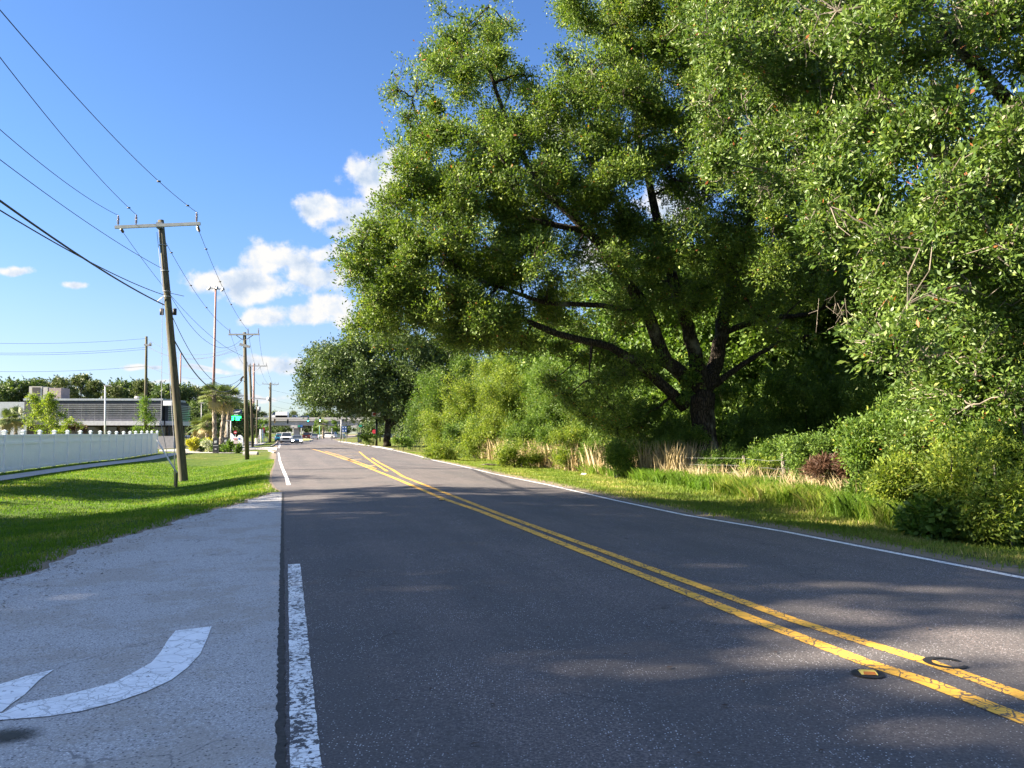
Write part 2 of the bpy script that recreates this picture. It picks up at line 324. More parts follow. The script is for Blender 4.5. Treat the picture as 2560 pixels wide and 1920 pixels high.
def leaf_mat(name, cols, trans=0.32, rough=0.55, spec=0.32, tr_tint=(1.15, 1.25, 0.5)):
    m, t, out = mat(name)
    r = t.new('ShaderNodeAttribute', attribute_name='rnd').outputs['Fac']
    c = t.ramp(r, cols)
    b = t.new('ShaderNodeBsdfPrincipled', {'Base Color': c, 'Roughness': rough, 'Specular IOR Level': spec})
    tc_ = t.mix(1.0, c, tr_tint, blend='MULTIPLY')
    tr = t.new('ShaderNodeBsdfTranslucent', {'Color': tc_})
    ms = t.new('ShaderNodeMixShader', {0: trans, 1: b.outputs[0], 2: tr.outputs[0]})
    t.l.new(ms.outputs[0], out.inputs[0]); return m
LM = {
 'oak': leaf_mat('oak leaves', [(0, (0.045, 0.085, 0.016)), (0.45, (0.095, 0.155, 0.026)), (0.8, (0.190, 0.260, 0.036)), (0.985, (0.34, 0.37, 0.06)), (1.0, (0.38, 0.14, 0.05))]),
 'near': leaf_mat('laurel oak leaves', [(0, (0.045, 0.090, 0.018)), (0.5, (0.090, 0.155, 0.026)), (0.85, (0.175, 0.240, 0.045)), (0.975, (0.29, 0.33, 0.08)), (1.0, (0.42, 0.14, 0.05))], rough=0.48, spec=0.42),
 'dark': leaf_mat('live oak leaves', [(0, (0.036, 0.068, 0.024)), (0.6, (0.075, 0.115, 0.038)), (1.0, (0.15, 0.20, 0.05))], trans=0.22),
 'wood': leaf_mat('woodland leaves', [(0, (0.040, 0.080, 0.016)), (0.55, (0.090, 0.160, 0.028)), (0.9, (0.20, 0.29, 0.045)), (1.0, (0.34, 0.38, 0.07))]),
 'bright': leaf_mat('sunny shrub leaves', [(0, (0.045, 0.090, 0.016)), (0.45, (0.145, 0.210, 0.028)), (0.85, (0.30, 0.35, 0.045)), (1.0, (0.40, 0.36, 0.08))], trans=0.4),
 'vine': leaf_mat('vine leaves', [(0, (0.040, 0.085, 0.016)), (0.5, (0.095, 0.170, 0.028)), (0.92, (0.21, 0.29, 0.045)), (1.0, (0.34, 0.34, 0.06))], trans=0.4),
 'pine': leaf_mat('pine needles', [(0, (0.055, 0.080, 0.030)), (0.6, (0.095, 0.125, 0.038)), (1.0, (0.17, 0.19, 0.06))], trans=0.15),
 'palm': leaf_mat('palm leaves', [(0, (0.075, 0.115, 0.035)), (0.6, (0.150, 0.190, 0.060)), (0.9, (0.26, 0.28, 0.10)), (1.0, (0.36, 0.27, 0.13))], trans=0.2),
 'straw': leaf_mat('dry grass stalks', [(0, (0.26, 0.21, 0.10)), (0.5, (0.42, 0.34, 0.19)), (1.0, (0.60, 0.51, 0.33))], trans=0.25, tr_tint=(1, 0.95, 0.8)),
 'lawn': leaf_mat('lawn grass blades', [(0, (0.060, 0.135, 0.010)), (0.55, (0.115, 0.205, 0.016)), (0.80, (0.21, 0.25, 0.035)), (1.0, (0.34, 0.30, 0.12))], trans=0.4, spec=0.3, rough=0.6),
 'verge': leaf_mat('verge grass blades', [(0, (0.085, 0.15, 0.018)), (0.5, (0.155, 0.22, 0.028)), (0.85, (0.29, 0.285, 0.075)), (1.0, (0.48, 0.38, 0.18))], trans=0.4, spec=0.3, rough=0.6),
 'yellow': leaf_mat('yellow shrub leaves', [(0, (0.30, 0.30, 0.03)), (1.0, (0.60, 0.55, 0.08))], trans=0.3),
 'white': leaf_mat('pale flowering shrub leaves', [(0, (0.18, 0.24, 0.12)), (0.5, (0.4, 0.42, 0.33)), (1.0, (0.65, 0.63, 0.55))], trans=0.3),
 'brown': leaf_mat('dead pine needles', [(0, (0.05, 0.028, 0.018)), (1.0, (0.17, 0.09, 0.055))], trans=0.2, tr_tint=(1, .8, .6)),
}
def bark_mat(name, a, b_, sc=6.0):
    m, t, out = mat(name); co = pos(t)
    v = t.vmath('MULTIPLY', co, (1, 1, 0.22)).outputs[0]
    dv = t.vmath('ADD', v, t.vmath('SCALE', t.new('ShaderNodeTexNoise', {'Vector': v, 'Scale': 5.0}).outputs['Color'], scale=0.12).outputs[0]).outputs[0]
    e = t.vor(dv, sc * 2.2, 'DISTANCE_TO_EDGE'); n = t.noise(v, sc * 3, 5, 0.7)
    c = t.mix(t.ss(e, 0.0, 0.22), [x * 0.35 for x in a], t.mix(n, a, b_))
    c = t.mix(t.math('MULTIPLY', t.ss(t.noise(co, 1.1, 4), 0.55, 0.7), 0.5), c, (0.30, 0.30, 0.24))
    bs = t.new('ShaderNodeBsdfPrincipled', {'Base Color': c, 'Roughness': 0.9, 'Specular IOR Level': 0.2})
    bp = t.new('ShaderNodeBump', {'Height': t.math('ADD', t.ss(e, 0.0, 0.25), t.math('MULTIPLY', n, 0.5)), 'Strength': 1.0, 'Distance': 0.05}); t.l.new(bp.outputs[0], bs.inputs['Normal'])
    t.l.new(bs.outputs[0], out.inputs[0]); return m
M_BARK = bark_mat('oak bark', (0.038, 0.031, 0.023), (0.09, 0.074, 0.055))
M_BARK2 = bark_mat('grey bark', (0.20, 0.17, 0.13), (0.34, 0.30, 0.24), 9)
M_TWIG = simple('bare twigs', (0.15, 0.13, 0.10), 0.9, var=0.3)
M_PALMT = bark_mat('palm trunk', (0.26, 0.22, 0.17), (0.48, 0.41, 0.33), 3.5)
def pole_mat():
    m, t, out = mat('weathered pole wood'); p = pos(t)
    g = t.noise(t.vmath('MULTIPLY', p, (22, 22, 0.6)).outputs[0], 1.0, 5, 0.65); g2 = t.noise(t.vmath('MULTIPLY', p, (3, 3, .5)).outputs[0], 1.0, 3)
    c = t.mix(t.ss(g, 0.3, 0.7), (0.045, 0.040, 0.028), (0.13, 0.115, 0.075)); c = t.mix(t.ss(g2, 0.5, 0.7, 0, 0.5), c, (0.10, 0.12, 0.06))
    b = t.new('ShaderNodeBsdfPrincipled', {'Base Color': c, 'Roughness': 0.85, 'Specular IOR Level': 0.25})
    bp = t.new('ShaderNodeBump', {'Height': g, 'Strength': 0.6, 'Distance': 0.02}); t.l.new(bp.outputs[0], b.inputs['Normal'])
    t.l.new(b.outputs[0], out.inputs[0]); return m
M_POLE = pole_mat()
M_CONC = simple('concrete', (0.32, 0.305, 0.28), 0.85, var=0.10, scale=1.5, bump=0.2)
M_WALK = simple('sidewalk concrete', (0.33, 0.315, 0.285), 0.9, var=0.12, scale=1.2, bump=0.2)
M_VINYL = simple('white vinyl', (0.86, 0.88, 0.90), 0.35, var=0.02)
M_GALV = simple('galvanised steel', (0.25, 0.26, 0.27), 0.55, 0.4, 0.12)
M_BLACK = simple('black rubber', (0.015, 0.015, 0.017), 0.6)
M_WIRE = simple('dark cable', (0.03, 0.03, 0.035), 0.6)
M_GLASS = simple('dark window glass', (0.02, 0.026, 0.03), 0.08, spec=0.8, var=0)
M_PORC = simple('brown porcelain', (0.16, 0.13, 0.12), 0.3)
M_RUST = simple('rusty painted steel', (0.24, 0.12, 0.10), 0.6, var=0.2)

# ------------------------------------------------------------------ leaves as real faces (numpy)
def quads_mesh(name, V, rnd, material, parent=None, nv=4):
    """V: (N, nv, 3) one face per leaf"""
    n = len(V); me = bpy.data.meshes.new(name)
    me.vertices.add(n * nv); me.vertices.foreach_set('co', V.reshape(-1).astype(np.float32))
    me.loops.add(n * nv); me.loops.foreach_set('vertex_index', np.arange(n * nv, dtype=np.int32))
    me.polygons.add(n); me.polygons.foreach_set('loop_start', np.arange(0, n * nv, nv, dtype=np.int32))
    me.polygons.foreach_set('loop_total', np.full(n, nv, dtype=np.int32))
    at = me.attributes.new('rnd', 'FLOAT', 'FACE'); at.data.foreach_set('value', np.clip(rnd, 0, 1).astype(np.float32))
    me.materials.append(material); me.update(calc_edges=True)
    return link_mesh(name, me, parent)
def unit(a): return a / (np.linalg.norm(a, axis=-1, keepdims=True) + 1e-9)
def leafV(pos_, dirs, L, wd, up=0.6):
    n = len(pos_); nrm = RNG.normal(size=(n, 3)); nrm[:, 2] += up * 1.6
    side = unit(np.cross(dirs, nrm)); nn = unit(np.cross(side, dirs)); L = L[:, None]; w = L * wd
    a = pos_; b = pos_ + dirs * L * 0.55 + side * w * 0.5 + nn * L * 0.06; c = pos_ + dirs * L; d = pos_ + dirs * L * 0.55 - side * w * 0.5 + nn * L * 0.06
    return np.stack([a, b, c, d], 1)
def hole(p, s=1.0):
    x, y, z = p[:, 0] * s, p[:, 1] * s, p[:, 2] * s
    return (np.sin(x * 1.9 + 1.3 * np.sin(y * 1.1)) + np.sin(y * 2.3 + 1.7 * np.sin(z * 1.4)) + np.sin(z * 2.6 + 1.1 * np.sin(x * 1.6 + 2))) / 3
def clusters_in(blobs, shell=0.45, holes=0.45):
    """blobs: list of (centre, (rx, ry, rz), n) -> cluster centres and outward directions"""
    C = []; O = []
    for c, r, n in blobs:
        d = unit(RNG.normal(size=(n, 3))); u = RNG.random(n) ** shell
        q = d * u[:, None]; q *= (1 + 0.45 * hole(d * 3.4 + np.array(c), 1.0))[:, None]
        M3 = np.linalg.qr(RNG.normal(size=(3, 3)))[0]; st3 = np.exp(RNG.normal(size=3) * .26); q = (q @ M3 * st3) @ M3.T
        p = q * np.array(r) + np.array(c)
        keep = hole(p, 1.3) < holes; C.append(p[keep]); O.append(d[keep])
    return np.concatenate(C), np.concatenate(O)
def foliage(name, blobs, mat_, parent, K=26, size=0.09, spread=0.26, wd=0.42, shell=0.45, holes=0.45, up=0.6, clip=None, droop=0.0, origin=(0, 0, 0)):
    C, O = clusters_in(blobs, shell, holes)
    if clip is not None: k = clip(C); C, O = C[k], O[k]
    n = len(C); crnd = RNG.random(n); cs = 0.5 + 1.1 * RNG.random(n)
    ci = np.repeat(np.arange(n), K); ax = unit(O + RNG.normal(size=(n, 3)) * .75 + np.array([0, 0, .1 - droop]))
    tt = RNG.uniform(-1.25, 1.25, n * K); off = (ax[ci] * tt[:, None] + RNG.normal(size=(n * K, 3)) * (0.42 - .14 * np.abs(tt))[:, None]) * spread * cs[ci][:, None]; off[:, 2] -= .12 * spread * tt ** 2
    pos_ = C[ci] + off
    dirs = unit(off / spread * 0.4 + ax[ci] * 0.7 + RNG.normal(size=(n * K, 3)) * 0.65 + np.array([0, 0, 0.25 - droop]))
    L = size * (0.5 + 0.95 * RNG.random(n * K)) * (.8 + .4 * RNG.random(n))[ci]
    rnd = 0.50 * crnd[ci] + 0.50 * RNG.random(n * K) ** 1.25; rnd = np.where(RNG.random(n * K) < 0.006, 1.0, np.clip(rnd, 0, 0.97))
    o = quads_mesh(name, leafV(pos_ - np.array(origin), dirs, L, wd, up), rnd, mat_, parent)
    return o, C
def segs_mesh(name, A, B, ra, rb, material, parent):
    """many thin three-sided twigs from A to B"""
    A = np.asarray(A, float); B = np.asarray(B, float); n = len(A)
    t = unit(B - A); s = unit(np.cross(t, np.array([0.3, 0.2, 1.0]))); w = np.cross(t, s); vs = []
    for cc_, rr in ((A, ra), (B, rb)):
        for q in range(3):
            a = q * 2.0944; vs.append(cc_ + (s * math.cos(a) + w * math.sin(a)) * np.asarray(rr).reshape(-1, 1))
    V = np.stack(vs, 1); fs = [(0, 1, 4, 3), (1, 2, 5, 4), (2, 0, 3, 5)]
    Q = np.concatenate([V[:, list(f)] for f in fs]); return quads_mesh(name, Q, np.full(len(Q), 0.5), material, parent)
def curved(a, b, n=6, sag=0.0, wig=0.0):
    a, b = Vector(a), Vector(b); out = []
    for i in range(n + 1):
        t = i / n; p = a.lerp(b, t); p.z += sag * 4 * t * (1 - t)
        if 0 < i < n and wig: p += Vector((random.uniform(-wig, wig), random.uniform(-wig, wig), random.uniform(-wig, wig)))
        out.append(p)
    return out
def plant(name, label, cat, base, blobs, leafm, group=None, K=22, size=0.09, spread=0.25, stems=4, stem_r=0.03, bark=None, twigs=120, holes=0.45, shell=0.5, wd=0.42, part='foliage', stemname='stem', droop=0.0, up=0.6, clip=None):
    """a shrub: foliage + stems, everything local to its base"""
    t = empty(name, base, label, cat, group); B = np.array(base)
    fo, C = foliage(part, blobs, leafm, t, K, size, spread, wd, shell, holes, up, clip, droop, origin=base)
    m = MB()
    for i in range(stems):
        c = blobs[i % len(blobs)][0]; a = Vector((random.uniform(-.15, .15), random.uniform(-.15, .15), -0.05)) + Vector(((c[0] - base[0]) * 0.6, (c[1] - base[1]) * .6, 0)); b = Vector(c) - Vector(base)
        m.tube(curved(a, b, 5, 0, 0.06), [stem_r * (1 - 0.13 * j) for j in range(6)], 6)
    st = m.build(stemname, bark or M_BARK, t, smooth=True)
    if twigs:
        k = RNG.choice(len(C), min(twigs, len(C)), replace=False); E = C[k] - B
        cen = np.array([b[0] for b in blobs]) - B; near = cen[np.argmin(((E[:, None] - cen[None]) ** 2).sum(-1), 1)]
        segs_mesh('twigs', near, E, 0.012, 0.004, bark or M_BARK, t)
    return t

# ------------------------------------------------------------------ ground, road, pavements
def strip(name, f0, f1, ys, n, m, lift, parent=None, jag=0.0):
    vs = []; fs = []
    for y in ys:
        a, b = f0(y), f1(y)
        if jag: a += random.uniform(-jag, jag); b += random.uniform(-jag, jag)
        for i in range(n + 1): x = a + (b - a) * i / n; vs.append((x, y, gz(x, y) + lift))
    for j in range(len(ys) - 1):
        for i in range(n): q = j * (n + 1) + i; fs.append((q, q + 1, q + n + 2, q + n + 1))
    return MB().add(vs, fs).build(name, m, parent)
def stations(a, b, dens=0.03, mn=0.4, mx=20):
    out = [a]; y = a
    while y < b: y += min(mx, max(mn, abs(y) * dens)); out.append(min(y, b))
    return out
YS = stations(-30, 900)
offL = [700, 400, 250, 160, 110, 80, 60, 48, 40, 34, 29, 25, 22, 19, 17, 15, 13.5, 12, 11, 10, 9, 8.2, 7.4, 6.6, 5.8, 5, 4.2, 3.5, 2.8, 2.2, 1.6, 1.1, .7, .4, .2, .02]
offR = [.02, .2, .4, .7, 1.1, 1.6, 2.2, 2.8, 3.5, 4.2, 5, 6, 7.5, 9, 11, 14, 18, 24, 32, 45, 65, 100, 160, 250, 400, 700]
vs = []; fs = []; edge = []; dry = []
for y in YS:
    xl, xr = XL(y), XR(y)
    for o in offL: x = xl - o; vs.append((x, y, gz(x, y))); edge.append(min(1, o / 1.2)); dry.append(0.0 if y < 60 else 0.35)
    for f_ in (0.06, 0.5, 0.94): x = xl + (xr - xl) * f_; vs.append((x, y, gz(x, y) - 0.12)); edge.append(0); dry.append(0)
    for o in offR: x = xr + o; vs.append((x, y, gz(x, y))); edge.append(min(1, o / 1.6)); dry.append(0.85 if o < 4 else 0.6)
nc = len(offL) + 3 + len(offR)
for j in range(len(YS) - 1):
    for i in range(nc - 1): q = j * nc + i; fs.append((q, q + 1, q + nc + 1, q + nc))
g = MB().add(vs, fs).build('ground', M_GROUND, smooth=True); tagit(g, kind='structure')
for nm, arr in (('edge', edge), ('dry', dry)):
    at = g.data.attributes.new(nm, 'FLOAT', 'POINT'); at.data.foreach_set('value', arr)
ys = stations(-30, 430, 0.02, 0.5, 6)
tagit(strip('road', XJ, XR, ys, 14, M_ROAD, 0.006), kind='structure')
ys2 = [y for y in stations(-30, 22.2, 0.01, 0.16)]
tagit(strip('turnout_pavement', XL, lambda y: XJ(y), ys2, 5, M_APRON, 0.012), kind='structure')
# dark broken joint between the two pavements
M_JOINT = simple('dark joint filler', (0.035, 0.033, 0.03), 0.95, var=0.4, scale=20)
ysj = [0.05 * i for i in range(440)]
tagit(strip('pavement_joint', lambda y: XJ(y) - 0.02, lambda y: XJ(y) + 0.03, ysj, 1, M_JOINT, 0.0135, jag=0.010), kind='structure')

def tape(name, pts, width, m, lift=0.0105, step=0.5, frompx=True, jag=0.0):
    """painted line through points, draped on the road"""
    P3 = [G(*p) if frompx else Vector((p[0], p[1], 0)) for p in pts]
    xy = [Vector((p.x, p.y)) for p in P3]; dense = []
    for a, b in zip(xy, xy[1:]):
        n = max(1, int((b - a).length / step))
        for i in range(n): dense.append(a.lerp(b, i / n))
    dense.append(xy[-1]); vs = []; fs = []
    for i, p in enumerate(dense):
        t = (dense[min(i + 1, len(dense) - 1)] - dense[max(i - 1, 0)]).normalized(); nr = Vector((-t.y, t.x))
        for s_ in (-1, 1):
            q = p + nr * (width / 2 + random.uniform(-jag, jag)) * s_; vs.append((q.x, q.y, gz(q.x, q.y) + lift))
    for i in range(len(dense) - 1): fs.append((2 * i, 2 * i + 1, 2 * i + 3, 2 * i + 2))
    o = MB().add(vs, fs).build(name, m); return tagit(o, kind='structure')
A0 = Vector((2.9 - 0.3 * 0, 4.4)); 
def along(Y0, px, py, ylist, dX):  # continue a line behind the camera
    p = G(px, py); return [(p.x - 0.297 * (y - p.y) + dX, y) for y in ylist]
def line_from(pxs, back=True):
    q = [G(*p) for p in pxs]; q.sort(key=lambda v: v.y); pts = [(v.x, v.y) for v in q]
    if back: pts = [(pts[0][0] + 0.297 * (pts[0][1] + 25), -25)] + pts
    return pts
tape('yellow_centre_line', line_from([(2560, 1803), (2318, 1708), (2168, 1660), (1900, 1557), (1200, 1278.5), (1110.4, 1248.4), (994, 1199), (933, 1174.5), (882.5, 1155), (832, 1138), (799, 1127.6), (776, 1121.5)]), 0.145, M_YELLOW, frompx=False)
tape('yellow_centre_line', line_from([(2560, 1744), (2318, 1657), (1989, 1554.5), (1240, 1282.5), (1100, 1228), (1006.6, 1191.4), (981, 1174.5), (948, 1157), (930, 1145)]), 0.145, M_YELLOW2, frompx=False)
tape('yellow_centre_line', line_from([(968, 1178.5), (933, 1156.5), (913, 1142), (898, 1129.4)], False), 0.14, M_YELLOW, frompx=False)
tape('yellow_centre_line', line_from([(940, 1172), (890, 1153.5), (845, 1137.5), (812, 1128)], False), 0.10, M_YELLOW, frompx=False)
for a, b in (((915, 1166), (945, 1162.5)), ((880, 1150), (918, 1147.5)), ((858, 1139.5), (905, 1138)), ((840, 1131.5), (896, 1130.5)), ((812, 1122), (868, 1120.5))):
    tape('yellow_hatch_line', [a, b], 0.22, M_THIN, lift=0.009)
tape('white_edge_line', line_from([(2560, 1447), (1960, 1330), (1715, 1289), (1543.6, 1252.8), (1371.8, 1213), (1240, 1186.3), (1161, 1167.3), (1085, 1151), (1034.4, 1137), (989, 1126.8), (958.5, 1120.5), (925, 1116)]), 0.125, M_WHITE, frompx=False)
tape('white_edge_line', line_from([(721.4, 1213), (716.5, 1195), (706.7, 1173.2), (699.4, 1152), (696.2, 1132)], False), 0.13, M_WHITE, frompx=False)
tape('white_edge_line', line_from([(697, 1120), (700, 1111)], False), 0.2, M_WHITE, frompx=False)
q0, q1 = G(735, 1412), G(765, 1920)
tape('white_dash_line', [(q0.x, q0.y), (q1.x, q1.y), (q1.x + 0.297 * 3, q1.y - 3)], 0.15, M_WHITEWORN, frompx=False, step=0.1, jag=0.004)
# turn arrow on the pale pavement
def z5(pts): return [G(x / 2.458, 1350 + y / 2.458, 0.019) for x, y in pts]
shaft = [(1300, 530), (1275, 600), (1230, 700), (1150, 785), (1050, 860), (900, 930), (700, 1000), (500, 1050), (300, 1082), (0, 1105), (-260, 1120), (-260, 1080), (20, 1062), (110, 1010), (350, 962), (550, 915), (700, 875), (830, 808), (930, 752), (985, 690), (1030, 615), (1080, 555)]
M_ARROW = paint_mat('cracked white arrow paint', (0.84, 0.86, 0.87), 0.80, 0.5, (0.22, 0.22, 0.22))
ar = MB().poly(z5(shaft)); ar.poly(z5([(-260, 950), (0, 885), (160, 835), (330, 795), (240, 860), (150, 950), (70, 1005), (10, 1055), (-260, 1074)])); ar.poly(z5([(-260, 948), (-262, 1121), (-620, 1040)]))
tagit(ar.build('turn_arrow_marking', M_ARROW), kind='structure')
# oil stain
st = MB(); c0 = G(20, 1848); st.poly([(c0.x + math.cos(a) * 0.30 * random.uniform(.75, 1.1), c0.y + math.sin(a) * 0.22 * random.uniform(.75, 1.1), 0) for a in [i * math.pi / 14 for i in range(28)]])
st.v = [(x, y, gz(x, y) + 0.018) for x, y, z in st.v]
def stain_mat():
    m, t, out = mat('oil stain'); co = t.new('ShaderNodeTexCoord').outputs['Object']; p = pos(t)
    d = t.vmath('LENGTH', t.vmath('MULTIPLY', t.vmath('SUBTRACT', p, (c0.x, c0.y, 0)).outputs[0], (3.6, 4.9, 0)).outputs[0]).outputs['Value']
    k = t.ss(t.math('ADD', d, t.math('MULTIPLY', t.noise(p, 40, 4, .8), 0.9)), 0.55, 1.25, 0.9, 0.0)
    c = t.new('ShaderNodeBsdfPrincipled', {'Base Color': (0.035, 0.035, 0.025, 1), 'Roughness': 0.8}); tr = t.new('ShaderNodeBsdfTransparent')
    t.l.new(t.new('ShaderNodeMixShader', {0: k, 1: tr.outputs[0], 2: c.outputs[0]}).outputs[0], out.inputs[0]); return m
tagit(st.build('oil_stain', stain_mat()), kind='structure')

# reflective road marker, black sealant rings
M_TAR = simple('black sealant', (0.012, 0.012, 0.014), 0.7)
def reflector(px, py, s, label):
    p = G(px, py, 0.012); t = empty('road_reflector', p, label, 'reflector')
    m = MB(); n = 20; m.add([(math.cos(i * math.pi / 10) * .105 * s, math.sin(i * math.pi / 10) * .10 * s, 0.002) for i in range(n)] + [(0, 0, 0.006)], [(i, (i + 1) % n, n) for i in range(n)])
    m.build('sealant_pad', M_TAR, t)
    rot = Matrix.Rotation(R(-8), 3, 'Z')
    b = MB(); top = 0.022 * s
    pts = [(-.052, -.048, .006), (.052, -.048, .006), (.052, .048, .006), (-.052, .048, .006), (-.044, -.018, top), (.044, -.018, top), (.044, .018, top), (-.044, .018, top)]
    b.add([rot @ (Vector(q) * s) for q in pts], [(0, 1, 5, 4), (1, 2, 6, 5), (2, 3, 7, 6), (3, 0, 4, 7), (4, 5, 6, 7)])
    b.build('housing', simple('yellow plastic', (0.75, 0.55, 0.10), 0.4), t)
    l = MB(); l.add([rot @ (Vector(q) * s) for q in [(-.04, -.050, .008), (.04, -.050, .008), (.036, -.0225, top - .001), (-.036, -.0225, top - .001)]], [(0, 1, 2, 3)])
    l.build('lens', simple('amber lens', (0.5, 0.16, 0.02), 0.2), t)
reflector(2170, 1684, 1.0, 'yellow reflective road stud with amber lens beside the double yellow line')
reflector(1104, 1250, 1.0, 'pale road stud farther up the road, left of the double yellow line')
p = G(2366, 1656, 0.0135); rg = MB(); n = 28
vs_ = []; fs_ = []
for i in range(n + 1):
    a = R(20) + i / n * R(300); w_ = 0.016 + 0.012 * math.sin(i / n * math.pi)
    for r_ in (0.12 - w_, 0.12 + w_): vs_.append((math.cos(a) * r_, math.sin(a) * r_, 0))
for i in range(n): fs_.append((2 * i, 2 * i + 1, 2 * i + 3, 2 * i + 2))
tagit(rg.add(vs_, fs_).build('sealant_ring', M_TAR, loc=p), kind='structure')
# scattered dark leaves / debris flakes on the pavement
m = MB()
for i in range(900):
    if i < 750: y = random.uniform(6, 21); x = XL(y) + .02 + abs(random.gauss(0, .45))
    else: x = random.uniform(-1, 5); y = random.uniform(4, 14)
    if not (XL(y) < x < XR(y)): continue
    a = random.uniform(0, 6.28); l = random.uniform(.008, .03); w_ = l * random.uniform(.3, .6); z = gz(x, y) + 0.0195
    ca, sa = math.cos(a), math.sin(a)
    m.add([(x + ca * l, y + sa * l, z), (x - sa * w_, y + ca * w_, z + .004), (x - ca * l, y - sa * l, z), (x + sa * w_, y - ca * w_, z + .002)], [(0, 1, 2, 3)])
tagit(m.build('fallen_leaf_litter', simple('dead leaves', (0.06, 0.04, 0.03), 0.9, var=.4)), 'small dark fallen leaves and debris scattered on the pavement', 'litter', kind='stuff')

# far pavements on the left
def sheet(name, pts, m, lift=0.02, kind='structure'):
    q = [G(x, y) for x, y in pts]; mb = MB().poly([(v.x, v.y, v.z + lift) for v in q]); bm = bmesh.new(); 
    o = mb.build(name, m); bm.from_mesh(o.data); bmesh.ops.subdivide_edges(bm, edges=bm.edges, cuts=5, use_grid_fill=True)
    for v in bm.verts: v.co.z = gz(v.co.x, v.co.y) + lift
    bm.to_mesh(o.data); bm.free(); return tagit(o, kind=kind)
M_LOT = asphalt_mat('parking asphalt', (0.14, 0.135, 0.13), (0.20, 0.19, 0.18), (0.3, 0.3, 0.3))
sheet('parking_lot', [(200, 1120), (395, 1123), (470, 1121), (560, 1117), (640, 1113), (640, 1104), (560, 1102), (300, 1104), (200, 1106)], M_LOT, 0.03)
sheet('driveway', [(398, 1129), (480, 1131), (560, 1128), (640, 1124.5), (692, 1127), (694, 1119), (640, 1118), (575, 1120), (480, 1123), (398, 1125)], M_WALK, 0.035)
sheet('far_sidewalk', [(575, 1119.5), (622, 1117), (655, 1112), (668, 1106), (660, 1106), (640, 1110), (600, 1114)], M_WALK, 0.045)
# kerb at the driveway mouth
def kerb(pts, h=0.14, w=0.16, name='kerb'):
    q = [G(*p) for p in pts]; m = MB()
    for a, b in zip(q, q[1:]):
        d = b - a; rot = Matrix.Rotation(math.atan2(d.y, d.x), 3, 'Z')
        m.box((a + b) / 2 + Vector((0, 0, h / 2 - 0.02)), ((b - a).length + 0.03, w, h), rot)
    return tagit(m.build(name, M_CONC), kind='structure')
kerb([(640, 1120), (676, 1117.5), (688, 1112), (692, 1108), (690, 1103)])
kerb([(686, 1133), (680, 1130), (672, 1128)])
# cast-in kerb and gutter along the far right of the road
kerb([(985, 1125.5), (955, 1119.5), (930, 1115.5), (903, 1112), (880, 1108.5), (847, 1104)], 0.12, 0.35)
# sidewalk by the white fence
FA, FB = Vector((-24.5, 36.8)), Vector((-32.5, 70.8)); fd = (FB - FA).normalized(); fn = Vector((-fd.y, fd.x)) * -1
def fenceX(y): return FA.x + (y - FA.y) * (FB.x - FA.x) / (FB.y - FA.y)
tagit(strip('sidewalk', lambda y: fenceX(y) + 1.2, lambda y: fenceX(y) + 2.75, stations(-10, 71, .02, .8), 2, M_WALK, 0.03), kind='structure')
tagit(strip('sidewalk', lambda y: fenceX(71) + 1.2 + (y - 71) * .35, lambda y: fenceX(71) + 2.75 + (y - 71) * 1.3, [71, 72, 73, 74, 75, 76], 3, M_WALK, 0.03), kind='structure')

# ------------------------------------------------------------------ white vinyl fence
fence = empty('white_fence', (FA.x, FA.y, gz(FA.x, FA.y)), 'long white vinyl privacy fence along the sidewalk behind the lawn', 'fence')
import re
PX_POSTS = [14, 60, 102, 138, 171, 203, 228.6, 252.5, 275.3, 293.2, 311, 327, 341, 356, 369.8, 381, 394.6]
def fence_at_px(px):
    u = (px - 1280) / F; t = None
    # x = u*y ; x = FA.x + (y-FA.y)*k
    k = (FB.x - FA.x) / (FB.y - FA.y); y = (FA.x - FA.y * k) / (u - k); return Vector((u * y, y))
posts = [fence_at_px(p) for p in PX_POSTS]
st_ = 2.2; posts = [posts[0] - fd * st_ * i for i in (6, 5, 4, 3, 2, 1)] + posts
pm = MB(); pm.box((0, 0, 1.0), (.17, .17, 2.0)); cm = MB()
cm.box((0, 0, 2.03), (.23, .23, .06)); cm.box((0, 0, 2.09), (.19, .19, .06), taper=0.3)
pmesh = capmesh = None; ang = math.atan2(fd.y, fd.x)
for i, p in enumerate(posts):
    loc = Vector((p.x, p.y, gz(p.x, p.y) - 0.03)) - fence.location
    if pmesh is None:
        po = pm.build('post', M_VINYL, fence); ca_ = cm.build('cap', M_VINYL, po); pmesh, capmesh = po, ca_
    else:
        po = pmesh.copy(); COL.objects.link(po); c2 = capmesh.copy(); COL.objects.link(c2); c2.parent = po
    po.location = loc; po.rotation_euler = (0, 0, ang)
    if i == len(posts) - 1: continue
    q = posts[i + 1]; d = q - p; L_ = d.length; a_ = Vector((p.x, p.y, gz(p.x, p.y))) ; dz = gz(q.x, q.y) - a_.z
    m = MB()
    m.box((L_ / 2, 0, 0.80), (L_ - .12, .035, 1.22)); m.box((L_ / 2, 0, 0.12), (L_ - .12, .09, .15)); m.box((L_ / 2, 0, 1.42), (L_ - .12, .09, .12)); m.box((L_ / 2, 0, 1.80), (L_ - .12, .10, .10))
    m.box((L_ / 2, 0, 1.61), (L_ - .12, .022, .30))
    for k in range(1, int(L_ / 0.28)): m.box((k * 0.28, 0.019, 0.80), (.012, .006, 1.2)); m.box((k * 0.28, -0.019, 0.80), (.012, .006, 1.2))
    o = m.build('panel', M_VINYL, fence); o.location = a_ - fence.location
    o.rotation_euler = (0, -math.atan2(dz, L_), math.atan2(d.y, d.x))

